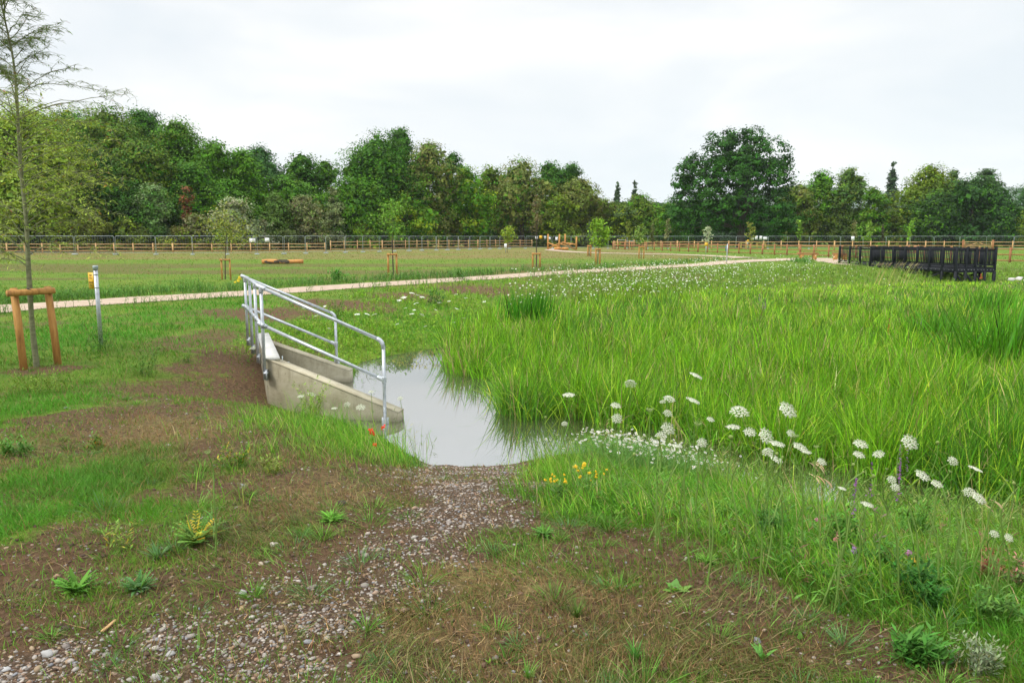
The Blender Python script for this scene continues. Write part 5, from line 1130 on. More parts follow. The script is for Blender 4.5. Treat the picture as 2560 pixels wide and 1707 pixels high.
KEYC = [
 (R6(410, 290), 33, 8.3, 'flat', (0, .05), 'wild carrot head seen side on, leftmost over the sedges'),
 (R6(925, 205), 30, 8.0, 'dome', (.1, -1.0), 'tall wild carrot head turned away, domed and greenish white'),
 (R6(805, 378), 27, 7.8, 'flat', (.1, .3), 'small white wild carrot head above a round one'),
 (R6(815, 487), 28, 7.7, 'flat', (0, 1.2), 'round wild carrot head facing the camera above the daisies'),
 (R6(1090, 445), 25, 7.8, 'cup', (0, 0), 'greenish closing wild carrot head shaped like a cup'),
 (R6(1250, 335), 31, 7.8, 'dome', (.2, .2), 'cream wild carrot head beside a smaller greenish one'),
 (R6(1198, 355), 16, 7.8, 'dome', (0, .2), 'small greenish wild carrot head touching a cream one'),
 (R6(1240, 450), 24, 7.6, 'dome', (.2, .6), 'half open wild carrot head below the cream pair'),
 (R6(1480, 130), 33, 8.2, 'flat', (.45, .1), 'highest wild carrot head, tilted to the right over the sedges'),
 (R6(1455, 338), 35, 7.6, 'flat', (.4, .1), 'long flat wild carrot head tilted right below the highest one'),
 (R6(1840, 445), 48, 6.9, 'dome', (.1, .3), 'largest creamy wild carrot head in the middle of the bank'),
 (R6(2250, 415), 48, 6.9, 'flat', (.4, .8), 'big wild carrot head on a slanting stem against the sedges'),
 (R6(1790, 558), 37, 6.9, 'flat', (0, .02), 'thin flat wild carrot head below the largest one'),
 (R6(1930, 600), 33, 6.8, 'flat', (0, .5), 'wild carrot head with a green underside between two dense ones'),
 (R6(2070, 635), 42, 6.7, 'flat', (.5, 1.3), 'dense white wild carrot head facing the camera'),
 (R6(2160, 700), 38, 6.6, 'flat', (.15, .1), 'flat wild carrot head just under the dense white one'),
 (R6(2275, 612), 22, 6.8, 'flat', (.1, .9), 'small round wild carrot head above a greenish cup'),
 (R6(2300, 662), 25, 6.7, 'cup', (.2, 0), 'greenish wild carrot cup below a small round head'),
 (R6(1530, 690), 27, 7.0, 'flat', (0, 1.1), 'star like round wild carrot head right of the daisy patch'),
 (R6(1245, 570), 37, 7.4, 'flat', (.3, .9), 'large loose wild carrot head at the right end of the daisy patch'),
 (R6(1190, 630), 28, 7.3, 'flat', (.0, .9), 'wild carrot head drooping into the daisy patch'),
 (R6(1600, 495), 21, 7.5, 'flat', (.2, .4), 'small split wild carrot head against dark stems'),
 (R6(1315, 718), 27, 7.0, 'flat', (.1, .05), 'edge on wild carrot head beside the daisies'),
 (R6(2080, 775), 29, 6.4, 'dome', (-.2, .5), 'spidery greenish white wild carrot head low on the bank'),
 (R6(2150, 828), 36, 6.3, 'flat', (.4, .3), 'white wild carrot head lowest in the dense group'),
 (R6(375, 537), 17, 7.8, 'dome', (0, .5), 'tiny wild carrot head left of the daisy patch'),
 (R6(1490, 560), 26, 7.3, 'cup', (0, .2), 'fading beige wild carrot head with curled rays'),
 (R7(980, 700), 37, 6.4, 'flat', (.05, .35), 'white wild carrot head directly above a twin one'),
 (R7(965, 790), 30, 6.3, 'flat', (.1, .35), 'lower twin of two stacked wild carrot heads'),
 (R7(1130, 785), 29, 6.3, 'flat', (-.3, .4), 'wild carrot head tilted left beside the stacked pair'),
 (R7(1395, 685), 43, 6.2, 'flat', (.1, 1.0), 'large round wild carrot head above the purple flowers'),
 (R7(1750, 850), 27, 6.0, 'dome', (.2, .9), 'spiky round wild carrot head near the right side'),
 (R7(1945, 912), 34, 5.9, 'flat', (.4, .05), 'edge on white wild carrot head over the dark water at right'),
 (R7(1500, 965), 38, 6.0, 'flat', (.3, .5), 'broad white wild carrot head above the channel at right'),
 (R7(1620, 1035), 30, 5.9, 'flat', (.1, .4), 'wild carrot head just right of and below the broad one'),
 (R7(1890, 1112), 30, 5.7, 'dome', (-.2, .7), 'greenish left half of a double wild carrot head'),
 (R7(1975, 1155), 36, 5.7, 'flat', (.3, .7), 'white right half of a double wild carrot head'),
 (R7(655, 850), 25, 6.5, 'flat', (.2, .6), 'creamy wild carrot head at the edge of the water gap'),
 (R7(470, 725), 37, 6.6, 'flat', (.25, .3), 'wild carrot head with green edges right of the dense group'),
 (R7(525, 768), 25, 6.6, 'flat', (.1, .1), 'thin edge on wild carrot head under the green edged one'),
 (R7(1240, 1005), 24, 6.0, 'dome', (0, .8), 'half open wild carrot head left of the broad one'),
 (R7(1270, 1070), 24, 5.9, 'dome', (0, .8), 'pale half open wild carrot head below another half open one'),
 (R7(825, 1075), 21, 6.1, 'flat', (.2, .1), 'narrow wild carrot head over the bright water gap'),
 (R7(1035, 1208), 32, 5.7, 'flat', (.2, .1), 'flat wild carrot head low over the waterside grass'),
 (R7(2100, 1460), 24, 4.7, 'dome', (0, .6), 'loose wild carrot head low at the right edge'),
 (R7(2225, 1487), 24, 4.7, 'flat', (0, .9), 'white wild carrot head lowest at the right edge'),
 (R7(605, 745), 17, 6.6, 'cup', (0, 0), 'small green closed wild carrot head right of the dense group'),
 (R7(2265, 1035), 13, 5.8, 'bud', (0, 0), 'green wild carrot bud on a slanting stem at the right edge'),
 (R7(1625, 692), 13, 6.3, 'bud', (0, 0), 'green wild carrot bud standing high right of the large round head'),
 (R6(1770, 648), 17, 6.9, 'bud', (0, 0), 'fat green wild carrot bud under the flat head'),
 (R6(215, 480), 10, 8.2, 'bud', (0, 0), 'tiny green wild carrot bud over the dark inlet'),
 ((752, 990), 17, 8.6, 'flat', (0, .3), 'white wild carrot head in front of the wing wall beside the mugwort'),
 ((780, 985), 24, 8.6, 'flat', (.3, .1), 'edge on wild carrot head against the concrete wing wall'),
 ((868, 1012), 17, 8.8, 'dome', (0, .7), 'small wild carrot head against the middle of the wing wall'),
 ((902, 1017), 25, 8.7, 'flat', (.1, .4), 'wild carrot head before the right end of the wing wall'),
 ((836, 1020), 16, 8.7, 'flat', (0, .1), 'thin wild carrot head low against the wing wall'),
 ((1001, 997), 15, 8.9, 'dome', (0, .6), 'wild carrot head seen against the open water'),
 ((636, 869), 24, 9.6, 'flat', (-.1, .2), 'white wild carrot head beside the feet of the rail posts'),
 ((928, 981), 15, 9.0, 'dome', (0, .2), 'spiky wild carrot head above the wing wall edge'),
 ((521, 1135), 20, 6.2, 'cup', (0, .5), 'low cream flower head lying in the grass at left')]
for (px, py), d, D, kd, tl, lab in KEYC: carrot(px, py, d, D, kd, lab, tl)
for i in range(26):
    px = 1500 + 1050 * rng.random(); py = 1040 + (px - 1500) * .16 + 90 * rng.random(); carrot(px, py, 8 + 7 * rng.random(), 7.0 - (px - 1500) * .0012 + .2 * rng.normal(), random.choice(['bud', 'bud', 'cup']), 'small green wild carrot bud among the white heads on the near bank', None, 'green wild carrot buds on the near bank', False)
MIDC = [(1009, 744, 9), (1030, 733, 8), (1045, 738, 8), (1056, 743, 8), (1039, 759, 9), (997, 751, 8), (1014, 770, 6), (1029, 785, 8), (1056, 787, 8), (936, 786, 8), (893, 786, 8), (790, 790, 8), (811, 766, 6), (759, 771, 6), (823, 821, 6), (1063, 816, 7), (1142, 772, 7), (993, 810, 6), (1122, 753, 6), (1098, 757, 8), (919, 786, 9), (1035, 775, 6), (1090, 775, 6), (1135, 806, 6), (1210, 754, 6), (1140, 736, 6), (1165, 745, 6), (1160, 795, 6), (1175, 818, 6)]
# small umbels used as one-mesh copies
def small_umbel():
    a = Acc(); k = 46; r = np.sqrt(rng.random(k)); th = rng.random(k) * 7; p = np.column_stack([r * np.cos(th), r * np.sin(th), .25 * (1 - r ** 2)]) 
    leafquads(a, p, np.column_stack([p[:, 0] * .5, p[:, 1] * .5 - .5, np.ones(k)]) + .4 * rng.normal(size=(k, 3)), .40, jit((0.80, 0.82, 0.72), k, .06, .02), .9)
    blades(a, [(0, 0, -7.5)], 7.6, .18, 0, .03, 0, (0.16, 0.26, 0.06), 3, 'stem'); return a.build('wild_carrot', M_petal)
su = small_umbel(); first = True
def put_small(px, py, wpx, lab, grp, dz=None):
    global first
    p = GT(px, py); hh = dz if dz else .28
    D = p[1] - hh * 1.5 * p[1] / 12 if False else p[1]
    # head at this pixel, foot on the ground a little nearer
    for _ in range(4):
        q = at(px, py, D); hz = q[2] - float(zt(q[0], D)); D -= (hh - hz) * D / 2.3 * .8 if D > 5 else 0
    q = at(px, py, D); R = wpx * D / F / 2
    o = su if first else su.copy()
    if not first: COL.objects.link(o)
    first = False; o.location = q; hz = max(q[2] - max(float(zt(q[0], D)), ZW), .08); o.scale = (R, R, max(R * .9, .0)); o.scale[2] = min(max(hz / 7.4, R * .55), R * 3)
    o.rotation_euler = (.25 + rng.normal() * .1, rng.normal() * .2, rng.random() * 6); tag(o, lab, 'wildflower', grp)
for px, py, w in MIDC: put_small(px, py, w * 1.7, 'small white wild carrot head scattered on the green bank behind the guard rail', 'wild carrot scattered on the green bank', .25)
cnt = 0
while cnt < 240:
    px = 1690 + 240 * rng.normal(); px = px if 1240 < px < 2260 else 1450 + 600 * rng.random(); mid = np.interp(px, [1230, 1500, 1800, 2050, 2200], [735, 712, 688, 678, 695]); py = mid + rng.normal() * np.interp(px, [1230, 1500, 1900, 2200], [16, 24, 16, 14])
    if py < 662 or (px > 2150 and rng.random() < .3) or vnoise(px / 45.0, py / 11.0) < .42: continue
    put_small(px, py, np.interp(py, [660, 760], [2.6, 5.5]) * (.7 + .6 * rng.random()), 'tiny white wild carrot head in the flower drift on the far bank', 'wild carrot drift on the far bank', .35); cnt += 1
# the rest of the drift
a = Acc(); k = 1300; px = 1700 + 230 * rng.normal(size=k); px = np.where((px < 1260) | (px > 2280), 1500 + 600 * rng.random(k), px); mid = np.interp(px, [1230, 1500, 1800, 2050, 2200], [730, 708, 684, 676, 690]); py = np.clip(mid + rng.normal(size=k) * 15, 656, 800)
pp = np.array([G(x_, y_ + 6, -.2) for x_, y_ in zip(px, py)]); pp[:, 2] = zt(pp[:, 0], pp[:, 1]) + .25 + .3 * rng.random(k)
leafquads(a, pp, np.column_stack([rng.normal(size=k) * .3, -.5 + rng.normal(size=k) * .3, np.ones(k)]), .05 + .04 * rng.random(k), jit((0.72, 0.74, 0.62), k, .08, .02), .9)
tag(a.build('far_white_blossom', M_petal), kind='stuff')
# ox-eye / chamomile patch
def daisies():
    a = Acc(); k = 1500; e = (1.28, 8.0)
    x = 1.38 + .34 * rng.normal(size=k); y = 7.62 + .36 * rng.normal(size=k) - .12 * (x - 1.36); mm = ~inside(POND, x, y); x = x[mm]; y = y[mm]; k = len(x); z = zt(x, y)
    blades(a, np.column_stack([x, y, z]), .16 + .22 * rng.random(k), .003, rng.random(k) * 7, rng.random(k) * .5, rng.random(k) * .5, jit((0.15, 0.30, 0.06), k), 3, 'stem')
    r = 4; xx = np.repeat(x, r); yy = np.repeat(y, r); kk = k * r; blades(a, np.column_stack([xx + rng.normal(size=kk) * .02, yy + rng.normal(size=kk) * .02, np.repeat(z, r) + rng.random(kk) * .25]), .03 + .04 * rng.random(kk), .0055, rng.random(kk) * 7, rng.random(kk) * 1.2, .4, jit((0.14, 0.30, 0.06), kk), 2, 'leaf')
    f = 400; i = rng.permutation(k)[:f]; c = np.column_stack([x[i], y[i], z[i] + .16 + .20 * rng.random(f)])
    nrm = np.column_stack([rng.normal(size=f) * .45, -.4 + rng.normal(size=f) * .4, np.ones(f)]); nrm /= np.linalg.norm(nrm, axis=1, keepdims=True)
    u = np.cross(nrm, [1, 0, 0.1]); u /= np.linalg.norm(u, axis=1, keepdims=True); v = np.cross(nrm, u); R = .0115 + .005 * rng.random(f)
    for j in range(9):
        t1 = j * 2 * PI / 9; wv = .24; V = []
        d0 = u * math.cos(t1) + v * math.sin(t1); dl = u * math.cos(t1 - wv) + v * math.sin(t1 - wv); dr = u * math.cos(t1 + wv) + v * math.sin(t1 + wv)
        V = np.stack([c + d0 * (R * .2)[:, None], c + dl * (R * .8)[:, None], c + d0 * (R * 1.05)[:, None] - nrm * .002, c + dr * (R * .8)[:, None]], 1).reshape(-1, 3); a.add(V, (np.arange(f) * 4)[:, None] + np.arange(4), None, (0.82, 0.82, 0.80))
    stone_mesh(a, c + nrm * .002, R * .36, np.tile((0.62, 0.42, 0.04), (f, 1)), .6, 1)
    tag(a.build('daisy_patch', M_petal), kind='stuff')
daisies()
def clumpflower(name, lab, cat, px, py, D, nst, hgt, spread, fcol, frad, scol=(0.13, 0.24, 0.05), grp=None, spike=False, nfl=5):
    D = plantD(px, py, hgt * .8) if D < 10 else D; h = at(px, py, D); z0 = max(float(zt(h[0], D)), ZW - .1); o = np.array([h[0], D, z0]); t = thing(name, lab, cat, o, 0, grp); H = max(h[2] - z0, hgt * .5); ac = Acc(); th = rng.random(nst) * 7
    blades(ac, rng.normal(size=(nst, 3)) * [spread * .3, spread * .3, 0], H * (.75 + .3 * rng.random(nst)), .005, th, .1 + .2 * rng.random(nst), .15, jit(scol, nst), 3, 'stem')
    k = nst * 6; blades(ac, np.column_stack([rng.normal(size=(k, 2)) * spread * .4, H * rng.random(k) * .7]), .04 + .03 * rng.random(k), .014, rng.random(k) * 7, .8, .5, jit(scol, k), 2, 'leaf'); ac.build('stems', M_petal, t)
    for i in range(nst if spike else nfl):
        c = np.array([rng.normal() * spread, rng.normal() * spread * .6, H * (1 + .12 * rng.normal())]); fl = Acc()
        if spike:
            m = 46; f = rng.random(m); L = H * .42; p = np.column_stack([rng.normal(size=(m, 2)) * frad * (1.1 - f)[:, None], (f - .7) * L]); leafquads(fl, p + c * [1, 1, 1], rng.normal(size=(m, 3)), frad * 1.5, jit(fcol, m, .2), .7)
        else:
            m = 12; p = rng.normal(size=(m, 3)) * frad * .55; leafquads(fl, p + c, p / frad + [0, -.6, .6], frad * 1.5, jit(fcol, m, .08, .03), .85)
        fl.build('flower_spike' if spike else 'blossom', M_petal, t)
    return t
clumpflower('poppy', 'red poppy with two open petals, left one of the upper pair before the wing wall', 'poppy', 929, 1078, 8.35, 2, .3, .012, (0.80, 0.035, 0.01), .024, nfl=2, grp='red poppies')
clumpflower('poppy', 'red poppy, right one of the upper pair before the wing wall', 'poppy', 957, 1067, 8.4, 2, .3, .010, (0.80, 0.035, 0.01), .022, nfl=1, grp='red poppies')
clumpflower('poppy', 'smallest red poppy, alone below the other two', 'poppy', 937, 1111, 8.2, 1, .2, .003, (0.80, 0.04, 0.01), .016, nfl=1, grp='red poppies')
clumpflower('trefoil', 'yellow flowered clump at the right edge of the gravel, left one of two', 'wildflower', 1398, 1198, 7.3, 9, .2, .05, (0.80, 0.52, 0.02), .0065, nfl=12, grp='yellow trefoil clumps')
clumpflower('trefoil', 'yellow flowered clump right of its twin beside the gravel', 'wildflower', 1474, 1186, 7.35, 9, .2, .06, (0.80, 0.52, 0.02), .0065, nfl=12, grp='yellow trefoil clumps')
clumpflower('trefoil', 'two small yellow flowers below the daisy patch', 'wildflower', 1458, 1166, 7.45, 3, .2, .02, (0.80, 0.55, 0.03), .014, nfl=2, grp='yellow trefoil clumps')
for px, py, D, n_, lab in ((1913, 755, 23.5, 4, 'purple loosestrife spikes standing alone in the middle of the sedge bed'), (2293, 803, 19, 4, 'purple loosestrife spikes beside the dark green reeds at right'), (2187, 1172, 6.5, 1, 'tall purple loosestrife spike in the bright water gap'), (2206, 1192, 6.4, 1, 'shorter purple spike right of the tall one in the water gap'), (2255, 1124, 6.6, 3, 'mauve flower tuft under the large round wild carrot'), (2165, 1215, 6.3, 1, 'small purple spike left of the tall one in the water gap')):
    clumpflower('loosestrife', lab, 'wildflower', px, py, D, n_, .6, .05 * D / 12, (0.26, 0.12, 0.28), .009 * max(1, D / 12), (0.22, 0.16, 0.12), 'purple loosestrife', True)
for px, py, D, lab in ((2224, 800, 17.5, 'rust red dock spike standing in the sedge bed'), (2452, 692, 40, 'rust red spike below the boardwalk end')):
    clumpflower('dock_spike', lab, 'wildflower', px, py, D, 1, .8, .01, (0.45, 0.12, 0.04), .012 * max(1, D / 12), (0.3, 0.2, 0.08), 'rust red dock spikes', True)
for px, py, D, lab in ((2052, 1095, 6.6, None),): pass
for px, py, D, c, lab in ((2041, 1302, 5.6, (0.55, 0.25, 0.30), 'pink clover head at the left of the tangled bank'), (2270, 1381, 5.0, (0.50, 0.22, 0.42), 'mauve clover head among the weeds right of centre'), (2093, 1352, 5.2, (0.60, 0.25, 0.22), 'salmon pink clover head low among the weeds'), (2137, 1380, 5.1, (0.35, 0.18, 0.42), 'violet clover head between the two pink ones'), (2285, 1395, 5.0, (0.75, 0.45, 0.03), 'orange yellow flower just below the mauve clover')):
    clumpflower('clover', lab, 'wildflower', px, py, D, 2, .12, .006, c, .013, nfl=1, grp='clover heads in the right foreground')
clumpflower('ragwort', 'yellow flowers behind the top left corner of the guard rail', 'wildflower', 597, 699, 26.5, 5, .4, .08, (0.75, 0.62, 0.03), .035, nfl=7)

# ------------------------------------------------------------------ weeds as single plants
def rosette(lab, px, py, rpx, col, nl=16, kind='leaf', up_=0.9, wid=.25, name='weed', cat='weed', grp='leafy weeds on the ground', col2=None, hk=1.0):
    p = GT(px, py); R = rpx * p[1] / F; t = Acc(); k = nl if wid > .38 else int(nl * 1.7); wid = wid if wid > .38 else wid * .62; th = np.arange(k) * 2.4 + rng.random(k) * 1.6
    c = jit(col, k, .15)
    if col2 is not None: m = rng.random(k) < .25; c[m] = jit(col2, int(m.sum()), .1)
    blades(t, rng.normal(size=(k, 3)) * [R * .05, R * .05, 0], R * (.4 + .8 * rng.random(k)) * hk, R * wid * (.6 + .7 * rng.random(k)), th, up_ * (.35 + .85 * rng.random(k)), .9 * rng.random(k) + .1, c, 5, 'leaf', face=th + PI / 2)
    if wid < .2 and up_ > .72:
        for lf_ in range(len(th)):
            Lr = R * (.5 + .6 * rng.random()); f = np.linspace(.15, .95, 9); a0 = up_ * (.4 + .7 * rng.random()); aa = a0 + .3 * f; q = np.column_stack([np.cos(th[lf_]) * np.sin(aa) * Lr * f, np.sin(th[lf_]) * np.sin(aa) * Lr * f, np.cos(aa) * Lr * f])
            for sd_ in (-1, 1): blades(t, q, R * .24 * (1.1 - f * .7) * (.6 + .7 * rng.random(9)), R * .085, th[lf_] + sd_ * 1.0, 1.25, .4 * rng.random(9), np.repeat(c[lf_][None], 9, 0) * (.8 + .4 * rng.random((9, 1))), 2, 'leaf', face=th[lf_])
    o = t.build(name, M_grass); o.location = p; tag(o, lab, cat, grp)
def bushy(lab, px, py, wpx, hpx, col, n=260, name='weed', cat='weed', grp='bushy weeds', leaf=.035, col2=None):
    p = GT(px, py); W = wpx * p[1] / F / 2; H = hpx * p[1] / F; t = Acc(); ns = max(5, n // 22); th = rng.random(ns) * 7; hh = H * (.55 + .5 * rng.random(ns)); 
    bs_ = rng.normal(size=(ns, 3)) * [W * .35, W * .35, 0]; blades(t, bs_, hh, .006, th, .25 * rng.random(ns) + .05, .35, jit(col, ns) * .8, 3, 'stem')
    j = rng.integers(0, ns, n); f = .12 + .9 * rng.random(n); sp = np.sin(.25 + .2 * f) * hh[j] * f
    q = bs_[j] + np.column_stack([np.cos(th[j]) * sp, np.sin(th[j]) * sp, hh[j] * f * .95]) + rng.normal(size=(n, 3)) * leaf * .3; c = jit(col, n, .2)
    if col2 is not None: m = rng.random(n) < .2; c[m] = jit(col2, int(m.sum()), .1)
    a2 = rng.random(n) * 7; blades(t, q, leaf * (.6 + .8 * rng.random(n)), leaf * .33, a2, .5 + .8 * rng.random(n), .5 * rng.random(n), c, 2, 'leaf', face=a2 + PI / 2)
    o = t.build(name, M_grass); o.location = p; tag(o, lab, cat, grp)
GW = (0.10, 0.26, 0.03)
rosette('bright green rosette of broad leaves beside the bare soil at lower left', 190, 1482, 70, GW, 18, wid=.28)
rosette('bluish green rosette right of the bright one at lower left', 345, 1478, 60, (0.10, 0.22, 0.06), 18, wid=.2)
rosette('upright clump of narrow plantain leaves with yellowed tips', 490, 1362, 85, (0.13, 0.27, 0.04), 24, up_=.75, wid=.10, col2=(0.55, 0.42, 0.04))
rosette('grey green narrow leaved clump left of the plantain', 395, 1400, 62, (0.11, 0.21, 0.08), 26, up_=.7, wid=.09)
bushy('straggling yellow green weed behind the rosettes at lower left', 300, 1375, 100, 80, (0.18, 0.27, 0.05), 200, col2=(0.5, 0.42, 0.05), leaf=.03)
rosette('vivid green flat weed on the bare soil in the middle', 828, 1305, 42, (0.15, 0.36, 0.04), 34, up_=1.1, wid=.16)
rosette('pale green broad leaved plantain in the right of the foreground', 1688, 1480, 48, (0.18, 0.36, 0.07), 10, wid=.45)
rosette('small bright rosette behind the pale plantain', 1765, 1408, 36, (0.15, 0.33, 0.04), 24, wid=.2)
rosette('dock leaves at the edge of the long grass, left of the soil patch', 1545, 1292, 34, (0.16, 0.30, 0.05), 12, wid=.4)
rosette('green weed at the right edge of the gravel', 1360, 1340, 40, (0.11, 0.27, 0.04), 26, wid=.22)
rosette('light leafy weed below the carrot stems', 1720, 1285, 40, (0.16, 0.30, 0.06), 14, wid=.4)
rosette('tuft of straight grass blades near the bottom centre', 1590, 1655, 75, (0.10, 0.26, 0.05), 30, up_=.4, wid=.06)
rosette('grass tuft at the bottom edge left of centre', 1320, 1700, 60, (0.14, 0.30, 0.05), 26, up_=.4, wid=.06)
rosette('dark tuft of leaning grass in the olive turf', 1440, 1545, 60, (0.09, 0.16, 0.03), 40, up_=.5, wid=.05)
rosette('little seedling with two upright leaves at the lower edge', 1222, 1660, 22, (0.22, 0.40, 0.05), 5, up_=.3, wid=.25)
rosette('large leaved weed at the bottom right corner of the olive turf', 1905, 1650, 46, (0.12, 0.30, 0.06), 6, up_=.5, wid=.35)
rosette('two broad leaves standing in the turf at lower right', 2000, 1600, 26, (0.13, 0.32, 0.06), 3, up_=.2, wid=.45)
bushy('dark green bushy clump at the left of the tangled bank', 1920, 1335, 100, 70, (0.05, 0.15, 0.02), 420, leaf=.03)
bushy('dark green mass of leaves in the middle of the right foreground', 2310, 1520, 130, 110, (0.05, 0.17, 0.025), 600, leaf=.04)
bushy('broad low leafy mass at the lower right', 2290, 1650, 150, 70, (0.07, 0.20, 0.03), 520, leaf=.045)
bushy('grey green woolly weed at the bottom right corner', 2440, 1680, 130, 90, (0.22, 0.27, 0.15), 620, leaf=.022)
bushy('reddish brown dock seed head clump at the right edge', 2470, 1450, 90, 90, (0.26, 0.11, 0.06), 320, leaf=.022)
bushy('pinkish redshank plants at the right edge', 2540, 1470, 80, 90, (0.15, 0.20, 0.06), 260, leaf=.03, col2=(0.5, 0.2, 0.18))
bushy('tall leafy stems between the carrot heads at right', 2290, 1345, 90, 130, (0.10, 0.24, 0.03), 420, leaf=.035)
bushy('leafy upright weed left of the bright water gap', 2095, 1375, 90, 130, (0.10, 0.25, 0.03), 320, leaf=.05)
bushy('dense leafy weeds in the tangle below the water gap', 2180, 1430, 150, 80, (0.08, 0.20, 0.03), 520, leaf=.035)
bushy('mixed weeds at the right edge below the channel', 2480, 1560, 140, 90, (0.10, 0.22, 0.04), 520, leaf=.035)
bushy('leafy weed in the long grass right of the daisies', 1800, 1300, 70, 60, (0.11, 0.25, 0.03), 260, leaf=.03)
bushy('thorny dark weed around the foot of the sign post', 255, 880, 100, 95, (0.05, 0.13, 0.025), 520, leaf=.04)
bushy('bushy weed standing in the lawn right of the sign post', 355, 940, 110, 75, (0.10, 0.21, 0.03), 520, leaf=.045)
bushy('weeds crowding the feet of the thick orange stakes', 105, 905, 130, 55, (0.08, 0.17, 0.03), 420, leaf=.04)
bushy('yellow green weeds in front of the thick orange stakes', 110, 985, 150, 60, (0.18, 0.28, 0.04), 520, leaf=.04)
bushy('pale upright mugwort in front of the concrete wing wall', 778, 1045, 62, 105, (0.24, 0.37, 0.06), 520, leaf=.045)
bushy('dry weed at the foot of the wing wall left end', 700, 1010, 70, 45, (0.14, 0.14, 0.05), 200, leaf=.03)
bushy('low weed on the lawn near the soil slope', 470, 905, 60, 30, (0.09, 0.19, 0.03), 200, leaf=.035)
bushy('yellowish weed on the brown slope at left', 590, 1165, 70, 60, (0.13, 0.25, 0.03), 260, leaf=.035, col2=(0.5, 0.4, 0.05))
bushy('pale yellow green weed right of the brown slope weed', 680, 1185, 55, 50, (0.22, 0.30, 0.05), 180, leaf=.035)
bushy('weed on the left edge of the lawn', 30, 1140, 120, 50, (0.10, 0.25, 0.04), 360, leaf=.04)
bushy('dandelion like weed on the left lawn', 235, 1125, 80, 40, (0.13, 0.22, 0.04), 200, leaf=.04, col2=(0.35, 0.2, 0.05))
bushy('bushy green plants beside the path right of the guard rail top', 845, 705, 45, 32, (0.08, 0.26, 0.04), 420, leaf=.14)
bushy('thin feathery weed standing before the soil bank', 845, 800, 36, 60, (0.12, 0.22, 0.04), 240, leaf=.07)
bushy('dark leafy plants behind the round white carrot heads on the bank', 1085, 765, 60, 45, (0.06, 0.16, 0.03), 320, leaf=.09)
bushy('green plants beside the path beyond the bank', 1150, 700, 60, 26, (0.09, 0.22, 0.04), 320, leaf=.12)
def tuss(name, lab, px, py, wpx, hpx, n, col, w=.02, lean=.25, cat='reeds', z=ZW, grp=None, kind=None):
    p = G(px, py, z); W = wpx * p[1] / F / 2; H = hpx * p[1] / F; t = Acc(); q = rng.normal(size=(n, 3)) * [W * .45, W * .35, 0]; th = np.arctan2(q[:, 1], q[:, 0]) + rng.normal(size=n) * .5
    blades(t, q, H * (.75 + .45 * rng.random(n)), w, np.where(rng.random(n) < .5, th, .4), lean * rng.random(n), .6 * rng.random(n) ** 2, jit(col, n, .35), 5); o = t.build(name, M_reed); o.location = p; tag(o, lab, cat, grp, kind)
tuss('iris_clump', 'tall dark green clump of broad reeds on the left of the sedge bed', 1322, 826, 135, 105, 260, (0.055, 0.22, 0.010), .028)
tuss('reed_stand', 'large stand of dark green reeds leaning right at the right edge of the sedge bed', 2530, 930, 300, 190, 620, (0.075, 0.24, 0.010), .026, .7)
tuss('reed_stand', 'smaller dark green reed clump beside the purple spikes at right', 2330, 860, 140, 85, 240, (0.08, 0.25, 0.012), .026, .5)
tuss('reed_stand', 'dark reed clump behind the large stand near the right edge', 2470, 800, 150, 80, 260, (0.07, 0.22, 0.010), .035, .4)
# seed-head grasses in front of the boardwalk
for px, py, lab in ((2225, 712, 'leaning seed head grass in front of the boardwalk legs, left'), (2262, 714, 'arching seed head grass in front of the boardwalk legs, right'), (2185, 712, 'feathery pale grass below the boardwalk left part')):
    p = G(px, py, -.55); t = Acc(); k = 12; blades(t, rng.normal(size=(k, 3)) * [.25, .2, 0], 1.2 + .4 * rng.random(k), .02, .2, .1 + .2 * rng.random(k), .5, jit((0.30, 0.30, 0.10), k), 5); blades(t, rng.normal(size=(k, 3)) * [.25, .2, 0] + [.3, 0, 1.0], .30, .028, .2, .6, .5, jit((0.24, 0.19, 0.10), k), 4, 'leaf')
    o = t.build('seed_grass', M_reed); o.location = p; tag(o, lab, 'grass', 'seed head grasses before the boardwalk')
# tall dry grass stalks on the right bank
for i, (px, py, D, lab) in enumerate([(2490, 1262, 4.9, 'tall drooping beige grass seed head at the right over the channel'), (2470, 1235, 4.95, 'beige grass seed head left of the drooping one'), (2512, 1252, 4.8, 'pale catkin like seed head beside the green bud'), (2060, 1170, 6.3, 'dry beige stalks leaning over the bright water gap')]):
    D = plantD(px, py, .45); h = at(px, py, D); z0 = float(zt(h[0], D)); t = Acc(); k = 7 if 'stalks' in lab else 1; o_ = np.array([h[0], D, z0]); H = max(h[2] - z0, .2)
    blades(t, rng.normal(size=(k, 3)) * [.05, .04, 0] * (k > 1), H * 1.08, .004, rng.random(k) * 3, .05 + .3 * rng.random(k) * (k > 1), .2, jit((0.48, 0.36, 0.18), k), 4, 'stem'); q = rng.normal(size=(k, 3)) * [.04, .03, .04] * (k > 1) + [0, 0, H * .88]
    blades(t, q, .09, .013, 2.6, .3, 1.2, jit((0.50, 0.38, 0.22), k), 4, 'leaf'); o = t.build('seed_grass', M_grass); o.location = o_; tag(o, lab, 'grass', 'dry seed heads on the near bank')
# pale boulders by the far bank
for px, py, r_, lab in ((2528, 700, .14, 'left pale boulder at the right edge behind the sedges'), (2548, 698, .17, 'larger pale boulder at the right edge behind the sedges'), (2566, 703, .14, 'right pale boulder cut by the picture edge')):
    p = G(px, py, -.3); a = Acc(); stone_mesh(a, np.array([[0, 0, .05]]), r_, np.array([(0.55, 0.52, 0.48)]), .6, 2); o = a.build('boulder', M_stone); o.location = p; tag(o, lab, 'boulder', 'pale boulders by the far bank')

